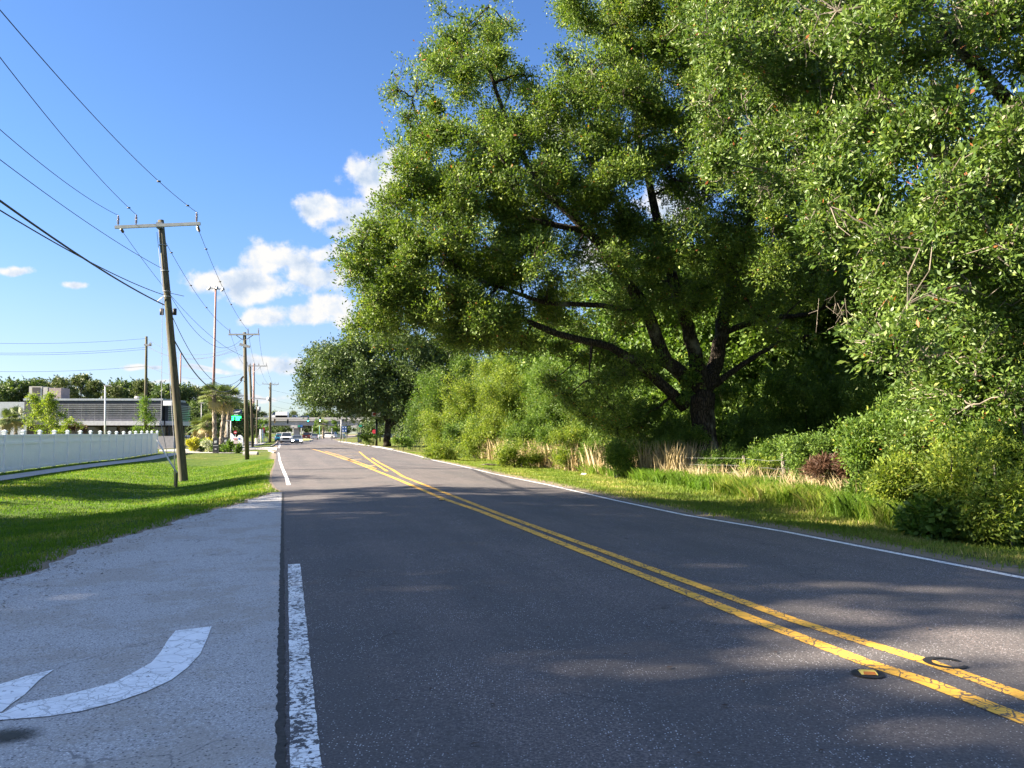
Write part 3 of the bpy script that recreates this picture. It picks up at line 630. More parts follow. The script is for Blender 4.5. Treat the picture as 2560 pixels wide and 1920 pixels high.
# ------------------------------------------------------------------ utility poles and cables
def ramp_r(r0, r1, n): return [r0 + (r1 - r0) * i / n for i in range(n + 1)]
def insulator(h=0.42, r=0.055):
    m = MB(); m.tube([(0, 0, 0), (0, 0, h)], r * 0.45, 8)
    for i in range(5): z = 0.10 + i * 0.065; m.tube([(0, 0, z), (0, 0, z + 0.02)], [r * 1.25, r * 0.8], 10)
    m.tube([(0, 0, h), (0, 0, h + .05)], [r * .5, r * .8], 8); return m
# pole 1 (leaning)
b1 = G(459, 1204); top1 = P(402, 551, b1.y + 0.3)
pole1 = empty('utility_pole', b1, 'nearest leaning wooden utility pole on the lawn with a long steel crossarm', 'utility pole', 'wooden utility poles along the left verge')
tv = top1 - b1
MB().tube([tv * t for t in (-.03, 0, .25, .5, .75, 1.0)], [.205, .20, .18, .165, .15, .135], 18).build('pole_shaft', M_POLE, pole1, smooth=True)
ca_l, ca_r = P(293, 571, b1.y + 0.1) - b1, P(505, 562, b1.y + 0.4) - b1
cdir = (ca_r - ca_l); rotc = cdir.to_track_quat('X', 'Z').to_matrix()
front = Vector((0, -0.2, 0)); m = MB().box((ca_l + ca_r) / 2 + front, (cdir.length, .12, .14), rotc); m.build('crossarm', simple('grey fibreglass', (0.42, 0.44, 0.42), .6), pole1)
m = MB().box((ca_l + ca_r) / 2 + Vector((0.05, -0.1, 0.02)), (.26, .2, .28), rotc); m.build('bracket', M_GALV, pole1)
ins_top = []
for t_ in (0.035, 0.245, 0.955):
    p_ = ca_l.lerp(ca_r, t_) + front + Vector((0, 0, .07)); o = insulator().build('post_insulator', M_PORC, pole1, smooth=True); o.location = p_; ins_top.append(b1 + p_ + Vector((0, 0, .48)))
dead = []
for t_, px_, py_ in ((0.07, 313, 590), (0.965, 501, 588)):
    a_ = ca_l.lerp(ca_r, t_) + front + Vector((0, 0, -.07)); e_ = P(px_, py_, b1.y + 1.0) - b1
    e_ = a_ + (e_ - a_).normalized() * 0.62
    mm = MB(); mm.tube([a_, e_], .022, 6)
    for i in range(5): c_ = a_.lerp(e_, .2 + .14 * i); mm.tube([c_, a_.lerp(e_, .25 + .14 * i)], [.07, .05], 8)
    mm.build('strain_insulator', M_PORC, pole1, smooth=True); dead.append(b1 + e_)
m = MB()
for z_, off in ((0.655, 0.0),):
    c_ = tv * 0.645
    m.tube([c_ + Vector((-.30, -.05, .12)), c_ + Vector((-.30, -.05, -.18))], .09, 10); m.tube([c_ + Vector((.30, -.05, .12)), c_ + Vector((.30, -.05, -.18))], .09, 10)
m.build('splice_closure', M_BLACK, pole1, smooth=True)
m = MB()
for fz in (0.70, 0.72, 0.80, 0.9): m.tube([tv * fz, tv * fz + Vector((0, 0, .04))], .175, 14)
m.tube(curved(tv * 0.70 + Vector((-.1, -.2, 0)), tv * 0.70 + Vector((-.45, -.1, -.25)), 3), .02, 5); m.tube([tv * 0.715 + Vector((.12, -.1, 0)), tv * .715 + Vector((.75, .1, -.12))], .015, 5)
m.tube(curved(tv * 0.95 + Vector((-.16, -.16, 0)), tv * 0.72 + Vector((-.12, -.16, 0)), 4), .012, 5)
m.build('hardware', M_GALV, pole1)

def pole(px_b, py_b, Y, px_t, py_t, r0, r1, label, name='utility_pole', matp=None, cat='utility pole', group='wooden utility poles along the left verge'):
    b = onground(px_b, Y, py_b); t = P(px_t, py_t, Y); o = empty(name, b, label, cat, group); v = t - b
    MB().tube([v * -.02, v * .5, v], [r0, (r0 + r1) / 2, r1], 12).build('pole_shaft', matp or M_POLE, o, smooth=True); return o, b, v
def arm(o, b, Y, x0, y0, x1, y1, m=None, h=.12, name='crossarm', dy=-.15, pins=()):
    a, c = P(x0, y0, Y) - b + Vector((0, dy, 0)), P(x1, y1, Y) - b + Vector((0, dy, 0)); d = c - a
    MB().box((a + c) / 2, (d.length, .1, h), d.to_track_quat('X', 'Z').to_matrix()).build(name, m or M_GALV, o)
    out = []
    for t in pins:
        q = a.lerp(c, t); i = insulator(.2, .05).build('pin_insulator', M_PORC, o); i.location = q + Vector((0, 0, h / 2)); out.append(b + q + Vector((0, 0, .3)))
    return a, c, out
def brace(o, b, Y, prs):
    m = MB()
    for x0, y0, x1, y1 in prs: m.tube([P(x0, y0, Y) - b + Vector((0, -.1, 0)), P(x1, y1, Y) - b + Vector((0, -.1, 0))], .03, 5)
    m.build('brace', M_GALV, o)
p2, b2, v2 = pole(618, 1140, 58, 611.5, 831, .17, .12, 'second wooden utility pole along the left verge with a short crossarm and braces')
_, _, pins2 = arm(p2, b2, 58, 573.5, 837, 650, 836.5, pins=(.03, .63, .97)); brace(p2, b2, 58, [(592, 839, 608, 850), (634, 838, 616, 850)])
arm(p2, b2, 58, 601, 861, 626, 868, h=.2, name='equipment_bracket'); m = MB(); m.tube([P(601, 952, 58) - b2, P(605, 945, 58) - b2, P(611, 940, 58) - b2], .06, 6); m.build('cable_clamp', M_BLACK, p2)
p3, b3, v3 = pole(632, 1112, 105, 624.5, 912, .18, .15, 'tall pole behind the second utility pole, with crossarm sticking out to the right')
a3 = arm(p3, b3, 105, 622, 915, 669, 915.5, pins=(.1, .55, .95)); arm(p3, b3, 105, 626, 995, 665, 998, name='lower_crossarm'); brace(p3, b3, 105, [(653, 917, 628, 936), (635, 1000, 627, 1011)])
p4, b4, v4 = pole(675, 1107, 146, 676.3, 956.5, .26, .2, 'grey utility pole beside the far kerb with transformer can')
a4 = arm(p4, b4, 146, 657, 960, 697, 961.5, pins=(.02, .78, .98)); arm(p4, b4, 146, 672, 968, 676, 976, name='side_bracket')
MB().tube([P(671.5, 1002, 146) - b4, P(671.5, 993, 146) - b4], .28, 12).build('transformer', simple('pale transformer steel', (.6, .6, .58), .5), p4, smooth=True)
p5, b5, v5 = pole(641.5, 1107, 135, 643, 999, .15, .11, 'short wooden pole with grey transformer can between the taller poles')
MB().tube([P(648, 1027, 135) - b5, P(648, 1017, 135) - b5], .27, 12).build('transformer', simple('grey transformer steel', (.33, .34, .36), .5), p5, smooth=True)
MB().tube([(0, 0, 0), (0, 0, 1.0)], .3, 10).build('base_wrap', simple('pale wrap', (.6, .58, .52), .8), p5)
p6, b6, v6 = pole(363, 1122, 80, 366, 841, .17, .12, 'wooden utility pole behind the white fence in front of the grey building', group='wooden utility poles along the left verge')
a6 = arm(p6, b6, 80, 362, 862, 379, 864, h=.18); arm(p6, b6, 80, 377, 857, 379, 865, h=.2, name='side_bracket')

def cable(a, b, sag, r=0.012, n=22, label=None, group='overhead cables between the poles', name='overhead_cable', bumps=0):
    pts = []
    for i in range(n + 1): t = i / n; p = Vector(a).lerp(Vector(b), t); p.z -= sag * 4 * t * (1 - t); pts.append(p)
    o = Vector(a); m = MB().tube([q - o for q in pts], r, 5)
    for i in range(bumps): q = pts[2 + (i * 5) % (n - 3)] - o; m.tube([q + Vector((-.06, 0, 0)), q + Vector((.06, 0, 0))], r * 3, 6)
    ob = m.build(name, M_WIRE, loc=o, smooth=True); tagit(ob, label, 'cable', group); return ob
def span_px(a, x1, y1, Y1, *args, **kw): return cable(a, P(x1, y1, Y1), *args, **kw)
# toward the camera side: cables leave the picture at the left edge, ending on a pole out of the frame (behind-left)
def back_cable(a, edge_y, Ye, label, sag=0.35, r=0.012, bumps=0):
    """from the pole through the picture's left edge (row edge_y at distance Ye) on to beyond the frame"""
    e = P(-10, edge_y, Ye); d = e - Vector(a); q = e + d * 0.5; q.z = e.z + d.z * .5 + 0.9; cable(a, q, sag, r, 30, label, bumps=bumps)
back_cable(ins_top[2], 5, 15.0, 'uppermost thin power line leaving the right end of the near crossarm', .75, bumps=2)
back_cable(ins_top[1], 147, 18.0, 'second power line leaving the near crossarm beside the pole top', .5, bumps=1)
back_cable(ins_top[0], 334, 20.0, 'power line leaving the left end of the near crossarm', .45)
sp = b1 + tv * 0.70
back_cable(b1 + tv * 0.81 + Vector((-.1, -.2, 0)), 419, 20.0, 'thin neutral line meeting the near pole below its crossarm', .35)
back_cable(b1 + tv * 0.667 + Vector((-.1, -.2, 0)), 527, 17.0, 'thick black telephone cable meeting the near pole halfway up', .35, .03)
back_cable(b1 + tv * 0.706 + Vector((-.1, -.2, 0)), 547, 17.0, 'thinner black telephone cable just under the thick one', .40, .018)
cable(dead[1], pins2[1], .5, .011, label='power line from the right strain insulator to the second pole', bumps=4)
cable(b1 + tv * .94, pins2[0], .6, .011, label='power line from behind the near pole top to the left end of the second crossarm', bumps=3)
cable(dead[0], P(607, 890, 58), .9, .011, label='power line from the left strain insulator down to the second pole')
cable(b1 + tv * 0.73, P(607, 845, 58), 1.6, .011, label='slack thin line passing high behind the light mast to the second pole')
cable(b1 + tv * 0.66, P(607, 940, 58), 1.9, .016, label='black cable from the near pole to the second pole above the thickest one')
cable(b1 + tv * 0.56, P(606, 950, 58), 1.7, .03, label='thickest slack telephone cable looping down to the second pole')
for i, (y0, y1_, nm) in enumerate(((846, 855, 'top'), (868, 880, 'second'), (873, 884, 'third'), (915, 926, 'lowest'))):
    cable(P(366, y0, 80), P(-120, y1_, 62), .3, .012, label=nm + ' power line running left from the pole behind the white fence', group='power lines left of the fence pole')
for i, (y0, y1_, s_, nm) in enumerate(((846, 862, 1.2, 'upper'), (864, 866, 1.2, 'middle'), (866, 872, 1.0, 'lower'), (914, 935, .8, 'low'))):
    cable(P(367, y0, 80), P(604, y1_, 58), s_, .011, label=nm + ' line strung from the fence pole to the second roadside pole', group='lines between the fence pole and the roadside pole')
for i, (q, nm) in enumerate(zip(pins2, ('left', 'middle', 'right'))):
    cable(q, (a3[2][i] if i < 3 else P(640, 915, 105)), 1.2, .011, label=nm + ' power line from the second pole to the tall pole behind it', group='lines beyond the second pole')
cable(P(618, 905, 58), P(641, 1000, 135), .6, .014, label='dark cable dropping from the second pole to the transformer pole')
for i, (q, nm) in enumerate(zip(a3[2], ('left', 'middle', 'right'))):
    cable(q, a4[2][i], 1.5, .012, label=nm + ' power line from the tall pole to the grey pole by the kerb', group='lines to the far kerb pole')
for i, y_ in enumerate((974, 998, 1014)): cable(P(677, y_, 146), P(905, y_ + 8, 170), 1.2, .012, label=('upper', 'middle', 'lower')[i] + ' cable running right from the far kerb pole into the dark oak', group='cables crossing toward the dark oak')
# guy wires and loose guards by the near pole
ga = G(441, 1219); gt = empty('guy_anchor', ga, 'short stub with guy wires and a pale upright guard in front of the near pole', 'guy anchor')
MB().tube([(0, 0, 0), P(442, 1182, ga.y) - ga], .05, 8).build('stub', M_POLE, gt)
MB().tube([P(436.4, 1216, ga.y) - ga, P(436.4, 1128, ga.y + .2) - ga], .028, 8).build('upright_guard', simple('pale yellow plastic', (.62, .52, .30), .5), gt, smooth=True)
MB().tube([P(443, 1182, ga.y) - ga, P(428, 1160, ga.y) - ga, P(391.6, 1098, ga.y) - ga], .035, 8).build('leaning_guard', simple('grey white plastic', (.60, .60, .56), .5), gt, smooth=True)
MB().tube([P(436.4, 1128, ga.y + .2) - ga, b1 + tv * .6 + Vector((-.1, -.2, 0)) - ga], .012, 5).build('guy_wire', M_GALV, gt)
MB().tube([P(419, 1140, ga.y) - ga, P(403, 1060, ga.y) - ga, b1 + tv * .7 + Vector((-.15, -.2, 0)) - ga], .012, 5).build('guy_wire', M_GALV, gt)

# lamp posts and high masts
def mast(px_b, Y, px_t, py_t, r0, r1, label, lamps=True):
    b = onground(px_b, Y); t = P(px_t, py_t, Y); v = t - b; o = empty('light_mast', b, label, 'light mast', 'tall highway light masts')
    MB().tube([(0, 0, 0), v], [r0, r1], 10).build('pole_shaft', M_RUST, o, smooth=True)
    if lamps:
        MB().tube([v + Vector((0, 0, -.1)), v + Vector((0, 0, .5))], .45, 10).build('ring', M_GALV, o)
        for i in range(6):
            a = i * math.pi / 3; c = v + Vector((math.cos(a) * 1.6, math.sin(a) * 1.6, 0)); m = MB().tube([v, c], .06, 5); m.tube([c + Vector((0, 0, .25)), c + Vector((0, 0, -.25))], [.18, .36], 8); m.build('lamp_head', M_GALV, o)
mast(531, 165, 539.5, 722, .33, .20, 'tallest light mast with a ring of lamps, rising behind the palms')
mast(448, 230, 452, 884, .35, .2, 'thin light mast just right of the near pole', False)
mast(633, 260, 634.8, 909, .4, .3, 'thin light mast behind the second crossarm', False)
def lamppost(px, Yb, pyt, label, m=None, armx=0, name='lamp_post', r=.1):
    b = onground(px, Yb); t = P(px, pyt, Yb); v = t - b; o = empty(name, b, label, 'lamp post')
    MB().tube([(0, 0, 0), v], [r, r * .7], 10).build('pole_shaft', m or M_GALV, o, smooth=True)
    MB().box(v + Vector((armx / 2, 0, .03)), (abs(armx) + .25, .22, .12)).build('lamp_head', M_GALV, o); return o
lamppost(263, 84, 964.6, 'pale parking lot lamp post in front of the louvred facade', simple('pale post paint', (.62, .62, .62), .5), .5)
lamppost(503.7, 92, 1008, 'slim grey lamp post left of the palm cluster', None, .2, r=.07)
lamppost(436, 120, 940, 'thin pale lamp post between near pole and building', simple('pale post paint', (.62, .62, .62), .5), .3)
b_ = onground(568, 84)
lamppost(568.5, 84, 1052, 'short grey post beside the second directional sign', None, .1, r=.06)

# ------------------------------------------------------------------ grey restaurant building with louvres
Yb = 96.0; M_DARKW = simple('charcoal stucco', (.045, .05, .06), .8); M_LOUV = simple('pale louvre metal', (.22, .23, .26), .45, .3); M_LBACK = simple('dark louvre backing', (.015, .018, .03), .7)
x0, x1 = P(53, 1080, Yb).x, P(400, 1080, Yb).x; zt = rowz(996, Yb); zg = gz(x1, Yb)
bld = empty('restaurant_building', (x0, Yb, zg), 'low grey restaurant with horizontal metal louvres and rooftop units behind the fence', 'building')
def L(p): return Vector(p) - bld.location
def bbox_(m, xa, xb, ya, yb, za, zb): return m.box(L(((xa + xb) / 2, (ya + yb) / 2, (za + zb) / 2)), (xb - xa, yb - ya, zb - za))
zl0, zl1 = rowz(1052, Yb), rowz(1009.5, Yb); zc0 = rowz(1063.5, Yb)
x2 = P(432, 1080, Yb).x
bbox_(MB(), x0, x1, Yb + .4, Yb + 7, zc0 + .05, zt - .25).build('upper_wall', M_DARKW, bld)
bbox_(MB(), x0 - .1, x1 + .1, Yb + .3, Yb + 7.1, zt - .25, zt).build('parapet_cap', simple('grey cap metal', (.30, .33, .37), .5, .3), bld)
lv0 = P(138, 1030, Yb).x
bbox_(MB(), lv0, x1, Yb + .3, Yb + .4, zl0, zl1).build('louvre_backing', M_LBACK, bld)
m = MB(); nl = 9
for i in range(nl):
    z = zl0 + (zl1 - zl0) * (i + .5) / nl; m.box(L(((lv0 + x1) / 2, Yb + .12, z)), (x1 - lv0, .06, .115), Matrix.Rotation(R(10), 3, 'X'))
m.build('louvres', M_LOUV, bld)
m = MB()
for i in range(9): xx = lv0 + (x1 - lv0) * i / 8; m.box(L((xx, Yb + .02, (zl0 + zl1) / 2)), (.02, .02, zl1 - zl0))
m.build('louvre_frame', M_GALV, bld)
bbox_(MB(), lv0 + 1, x1 + .3, Yb - .9, Yb + .4, zc0, zl0 - .02).build('canopy', simple('white canopy', (.42, .42, .46), .5), bld)
bbox_(MB(), x0, x1, Yb + 1.2, Yb + 6.8, zg - .1, zc0 + .05).build('lower_wall', simple('brown brick', (.10, .07, .055), .85), bld)
for i in range(7):
    xa = lv0 + 1.4 + i * 2.05
    f = bbox_(MB(), xa, xa + 1.75, Yb + 1.10, Yb + 1.2, zg + .5, zc0 - .1).build('window', M_BLACK, bld)
    bbox_(MB(), xa + .08, xa + 1.67, Yb + 1.07, Yb + 1.11, zg + .6, zc0 - .2).build('pane', M_GLASS, f)
# side wing facing the road, receding to the right
yr = Yb + 7; xr1 = x1
m = MB(); m.box(L(((x1 + xr1) / 2 + .4, Yb + 3.8, (zl1 + .2 + zc0) / 2)), (.35, 6.3, zl1 - zc0 + .4), Matrix.Rotation(-math.atan2(xr1 - x1, 14), 3, 'Z')); m.build('side_louvre_backing', M_LBACK, bld)
m = MB(); rz_ = Matrix.Rotation(-math.atan2(xr1 - x1, 14), 3, 'Z')
for i in range(nl): m.box(L(((x1 + xr1) / 2 + .72, Yb + 3.8, zl0 + (zl1 - zl0) * (i + .5) / nl)), (.12, 6.4, .12), rz_)
m.build('side_louvres', M_LOUV, bld)
m = MB(); m.box(L(((x1 + xr1) / 2 + .9, Yb + 3.8, (zl0 + zc0) / 2)), (1.0, 6.6, zl0 - zc0 - .04), rz_); m.build('side_canopy', simple('white canopy', (.42, .42, .46), .5), bld)
for i in range(4):
    f_ = i / 3; MB().box(L((x1 + (xr1 - x1) * f_ + .9, Yb + .6 + 6.2 * f_, (zg + zc0) / 2)), (.22, .22, zc0 - zg)).build('column', M_BLACK, bld)
m = MB().box(L((x1 + .9, Yb + .5, zg + .75)), (2.2, 2.2, 1.5)); m.build('planter_wall', simple('grey block', (.24, .24, .25), .8), bld)
bbox_(MB(), P(430, 1020, Yb).x - 1, P(424, 1020, Yb).x + .4, Yb - .3, Yb - .2, rowz(1014, Yb), rowz(1002, Yb)).build('facade_sign', simple('white panel', (.72, .74, .76), .5), bld)
bbox_(MB(), x0 - 12, x0, Yb + 1, Yb + 6.5, zg - .1, rowz(1004, Yb)).build('side_block', simple('light grey stucco', (.34, .37, .42), .8), bld)
bbox_(MB(), P(32, 1000, Yb).x, P(53, 1000, Yb).x, Yb + 4, Yb + 8, rowz(1004, Yb), rowz(998, Yb)).build('roof_block', M_CONC, bld)
# rooftop units
def roof_unit(xa, xb, za, zb, m_, label, louv):
    a, b = P(xa, za, Yb + 4.5), P(xb, zb, Yb + 4.5); o = empty('rooftop_unit', ((a.x + b.x) / 2, Yb + 4.5, zt - .05), label, 'rooftop unit', 'air handling units on the roof')
    w_, h_ = abs(b.x - a.x), b.z - zt + .05; MB().box((0, 0, h_ / 2), (w_, 2, h_)).build('casing', m_, o)
    if louv: MB().box((w_ * .05, -1.02, h_ * .55), (w_ * .6, .04, h_ * .75)).build('intake', M_BLACK, o)
M_UNIT = simple('beige unit steel', (.34, .33, .30), .6)
roof_unit(84, 117, 992, 967, M_UNIT, 'large boxy rooftop unit with a black intake, leftmost on the roof', True)
roof_unit(119, 131, 992, 969, M_UNIT, 'narrow white rooftop unit beside the black intake', False)
roof_unit(133, 164, 994, 971, simple('brown unit steel', (.25, .20, .19), .7), 'brown rooftop unit with slanted side', False)
a = P(255, 990, Yb + 5); o = empty('roof_vent', (a.x, Yb + 5, zt - .1), 'small pipe vent on the roof behind the parapet', 'roof vent'); MB().tube([(0, 0, 0), (0, 0, .6)], .12, 8).build('pipe', M_UNIT, o)
a = P(347, 990, Yb + 5); o = empty('roof_fan', (a.x, Yb + 5, zt - .1), 'round exhaust fan on the roof near the right corner', 'roof fan'); MB().tube([(0, 0, 0), (0, 0, .35), (0, 0, .36), (0, 0, .6)], [.4, .4, .55, .45], 12).build('hood', M_UNIT, o)

# ------------------------------------------------------------------ overpass
YO = 300.0; zb, zp, zmid = rowz(1063.5, YO), rowz(1043.5, YO), rowz(1052, YO); xa, xb = P(480, 1060, YO).x, P(1010, 1060, YO).x
ov = empty('overpass', (0, YO, 0), 'concrete highway overpass crossing above the road in the distance', 'overpass')
M_OV = simple('overpass concrete', (.36, .35, .34), .85, var=.08, scale=.3); M_OV2 = simple('girder concrete', (.30, .295, .29), .85, var=.08, scale=.3)
m = MB(); m.box(((xa + xb) / 2, .0, (zmid + zp) / 2), (xb - xa, .3, zp - zmid)); m.box(((xa + xb) / 2, 13, (zmid + zp) / 2 - .05), (xb - xa, .3, zp - zmid)); m.build('parapet', M_OV, ov)
MB().box(((xa + xb) / 2, 6.6, zmid - .15), (xb - xa, 12.8, .28)).build('deck', M_OV, ov)
for i, (yy) in enumerate((.7, 4, 7.5, 11, 12.5)): 
    m = MB(); m.box(((xa + xb) / 2, yy, (zmid - .3 + zb) / 2), (xb - xa, .3, zmid - .3 - zb)); m.box(((xa + xb) / 2, yy - .05, zb + .18), (xb - xa, .7, .3)); m.build('girder', M_OV2, ov)
for px_, w_ in ((737, 2.0), (893, 1.6), (911, 2.0), (915, 1.2), (640, 1.8)):
    c = P(px_, 1080, YO); zg_ = gz(c.x, YO) - .3; MB().box((c.x, 3 if px_ != 893 else 9, (zg_ + zb) / 2), (w_, 1.4, zb - zg_ - .01)).build('pier', M_OV, ov)
c = P(737, 1066, YO); MB().box((c.x, 5, zb - .55), (2.6, 12, 1.05)).build('pier_cap', M_OV, ov)
c = P(905, 1066, YO); MB().box((c.x, 5, zb - .45), (6.5, 12, .85)).build('pier_cap', M_OV, ov)
# embankments
for sx, x_ in ((1, P(925, 1080, YO).x), (-1, P(545, 1080, YO).x)):
    zg_ = gz(x_, YO) - .3; m = MB(); pr = [(x_ - sx * 9, zg_), (x_ + sx * 4, zb - .2), (x_ + sx * 160, zb + .5), (x_ + sx * 160, zg_)]
    o = m.prism(pr, YO + 1.5, YO + 12).build('embankment', M_GROUND if sx < 0 else M_CONC); tagit(o, kind='structure')

# ------------------------------------------------------------------ vehicles
def vehicle(name, label, cat, loc, heading, paint, L_=4.5, Wd=1.8, H=1.45, kind='sedan', lights=False, rear=False, group='vehicles on the road ahead'):
    """front points along +X before rotation; heading = angle of the front in the ground plane"""
    o = empty(name, loc, label, cat, group); o.rotation_euler = (0, 0, heading); h = L_ / 2; w = Wd / 2
    belt = H * (.62 if kind != 'pickup' else .60); lo = .2 if kind == 'sedan' else .32; nose = belt * (.80 if kind == 'sedan' else .93)
    if kind == 'sedan': prof = [(-h, lo + .1), (-h, belt * .93), (-h * .86, belt * 1.0), (h * .30, belt), (h * .86, nose), (h, nose - .18), (h, lo + .08), (h * .95, lo), (-h * .95, lo)]
    elif kind == 'box': prof = [(-h, lo), (-h, belt), (h * .7, belt), (h, belt * .8), (h, lo)]
    else: prof = [(-h, lo + .1), (-h, belt), (h * .36, belt), (h * .92, nose), (h, nose - .15), (h, lo + .1), (h * .93, lo), (-h * .95, lo)]
    n = len(prof); vs = []
    for yy, sx in ((-w, .98), (-w * .93, 1.0), (w * .93, 1.0), (w, .98)):
        pass
    m = MB(); m.prism(prof, -w * .97, w * .97)
    m.prism([(x * .97, z + (.04 if z < belt * .6 else -.06)) for x, z in prof], -w, w); m.build('body', paint, o)
    if kind == 'sedan': cab = [(-h * .80, belt), (-h * .48, H), (h * .10, H), (h * .42, belt)]
    elif kind == 'suv': cab = [(-h * .98, belt), (-h * .86, H), (h * .16, H), (h * .42, belt)]
    elif kind == 'pickup': cab = [(-h * .30, belt), (-h * .26, H), (h * .18, H), (h * .40, belt)]
    else: cab = [(h * .25, belt), (h * .25, H * .82), (h * .6, H * .82), (h * .75, belt)]
    wt, wb = w * .76, w * .93; ty = lambda z: wb + (wt - wb) * (z - belt) / (H - belt)
    vs = [(x, -ty(z), z) for x, z in cab] + [(x, ty(z), z) for x, z in cab]
    MB().add(vs, [(0, 1, 2, 3), (7, 6, 5, 4), (0, 4, 5, 1), (1, 5, 6, 2), (2, 6, 7, 3), (3, 7, 4, 0)]).build('cabin', paint, o)
    def pane(nm, a, b, ins=.08):   # along cabin edge a->b (front or rear glass)
        (xa_, za_), (xb_, zb_) = a, b; da = Vector((xb_ - xa_, 0, zb_ - za_)); nn = Vector((-(zb_ - za_), 0, xb_ - xa_)).normalized() * .012
        if nn.z < 0: nn = -nn
        q = []
        for t_, s_ in ((.08, -1), (.08, 1), (.9, 1), (.9, -1)): x_, z_ = xa_ + da.x * t_, za_ + da.z * t_; q.append(Vector((x_, s_ * (ty(z_) - ins), z_)) + nn)
        MB().quad(*q).build(nm, M_GLASS, o)
    pane('windscreen', cab[3], cab[2]); pane('rear_window', cab[0], cab[1])
    m = MB()
    for s_ in (-1, 1):
        zz0, zz1 = belt + .04, H - .07; lerp = lambda a, b, z: a[0] + (b[0] - a[0]) * (z - a[1]) / (b[1] - a[1])
        xa0, xa1 = lerp(cab[0], cab[1], zz0) + .15, lerp(cab[0], cab[1], zz1) + .12; xb0, xb1 = lerp(cab[3], cab[2], zz0) - .15, lerp(cab[3], cab[2], zz1) - .1
        m.quad((xa0, s_ * (ty(zz0) + .008), zz0), (xb0, s_ * (ty(zz0) + .008), zz0), (xb1, s_ * (ty(zz1) + .008), zz1), (xa1, s_ * (ty(zz1) + .008), zz1))
    m.build('side_windows', M_GLASS, o)
    rr = .33 if kind == 'sedan' else .39
    for sx in (-.62, .64):
        for sy in (-1, 1):
            wh = MB().tube([(h * sx, sy * (w - .22), rr), (h * sx, sy * (w + .01), rr)], rr, 16).build('wheel', M_BLACK, o, smooth=False)
            MB().tube([(h * sx, sy * (w + .005), rr), (h * sx, sy * (w + .02), rr)], rr * .6, 10).build('rim', M_GALV, wh)
    hl = simple('lit headlight', (.9, .9, .85), .2, emit=(1, .96, .85), estr=9) if lights else simple('clear lamp', (.6, .62, .65), .15)
    for sy in (-1, 1):
        MB().box((h + .004, sy * w * .72, nose - .20), (.05, w * .36, .15)).build('headlight', hl, o)
        MB().box((-h - .004, sy * w * .78, belt * .86), (.05, w * .24, .22)).build('tail_light', simple('red lamp', (.45, .02, .02), .3), o)
        MB().box((h * .34, sy * (w + .09), belt + .06), (.12, .18, .14)).build('mirror', paint, o)
    if kind == 'pickup':
        MB().box((h + .012, 0, nose - .28), (.05, w * 1.15, .36)).build('grille', M_BLACK, o); MB().box((h + .04, 0, lo + .2), (.14, Wd * .96, .18)).build('bumper', paint, o)
        MB().box((-h * .64, 0, belt + .002), (h * .62, w * 1.6, .02)).build('bed', M_BLACK, o)
    else: MB().box((h + .010, 0, lo + .26), (.05, w * 1.1, .20)).build('grille', M_BLACK, o)
    MB().box((-h - .012, 0, lo + .34), (.03, .4, .16)).build('number_plate', simple('white panel', (.72, .74, .76), .5), o)
    MB().box((h * .9, 0, lo + .02), (.3, Wd * .8, .16)).build('under_bumper', M_BLACK, o)
    if kind == 'box': MB().box((-h * .35, 0, H * .62), (L_ * .62, Wd, H * .75)).build('cargo_box', simple('white panel', (.72, .74, .76), .5), o)
    return o
def carpaint(n, c, metal=.2): return simple(n, c, .3, metal, .03, coat=.6)
WHITEP = carpaint('white car paint', (.60, .61, .62), 0)
def at(px, Y, py=1110): p = onground(px, Y, py); p.z += .012; return p
tow = lambda px: math.atan2(-1, .26)     # nose towards the camera along the road
vehicle('sedan', 'silver sedan with its headlights on, leading the oncoming traffic', 'car', at(742.5, 134), tow(0), carpaint('silver green paint', (.36, .40, .40), .5), 4.6, 1.82, 1.45, 'sedan', lights=True)
vehicle('pickup_truck', 'white pickup truck with black grille, left of the silver sedan', 'truck', at(716, 142), tow(0), WHITEP, 5.7, 2.0, 1.92, 'pickup')
vehicle('hatchback', 'small teal car left of the white pickup', 'car', at(698.5, 156), tow(0), carpaint('teal paint', (.04, .36, .42), .3), 4.1, 1.72, 1.50, 'suv')
vehicle('white_car', 'white car half hidden behind the teal car', 'car', at(699.5, 172), tow(0), WHITEP, 4.8, 1.85, 1.8, 'suv')
away = math.atan2(1, -.26)
vehicle('hatchback', 'white hatchback driving away, right of the grassy median', 'car', at(785.5, 200, 1098), away, WHITEP, 4.2, 1.78, 1.50, 'suv', group='vehicles driving away')
vehicle('suv', 'dark maroon car just left of the white hatchback, driving away', 'car', at(775, 212, 1098), away, carpaint('maroon paint', (.06, .02, .03)), 4.6, 1.85, 1.7, 'suv', group='vehicles driving away')
vehicle('suv', 'black sport utility vehicle with red side, leftmost of the departing row', 'car', at(765.5, 205, 1098), away, carpaint('dark red paint', (.10, .012, .018)), 4.7, 1.9, 1.8, 'suv', group='vehicles driving away')
vehicle('van', 'long white van crossing behind the signal pole', 'van', at(819, 238, 1094), R(172), WHITEP, 5.6, 1.95, 2.0, 'suv', group='crossing vehicles')
vehicle('sedan', 'dark green car crossing under the overpass', 'car', at(849, 245, 1094), R(172), carpaint('dark green paint', (.08, .12, .12)), 4.6, 1.8, 1.45, 'sedan', group='crossing vehicles')
def on_deck(px, yy=2.6): c = P(px, 1043, YO + yy); return Vector((c.x, YO + yy, zmid + .0))
vehicle('box_truck', 'white box truck on the overpass', 'truck', on_deck(697) , R(180), WHITEP, 7.5, 2.3, 3.6, 'box', group='vehicles on the overpass')
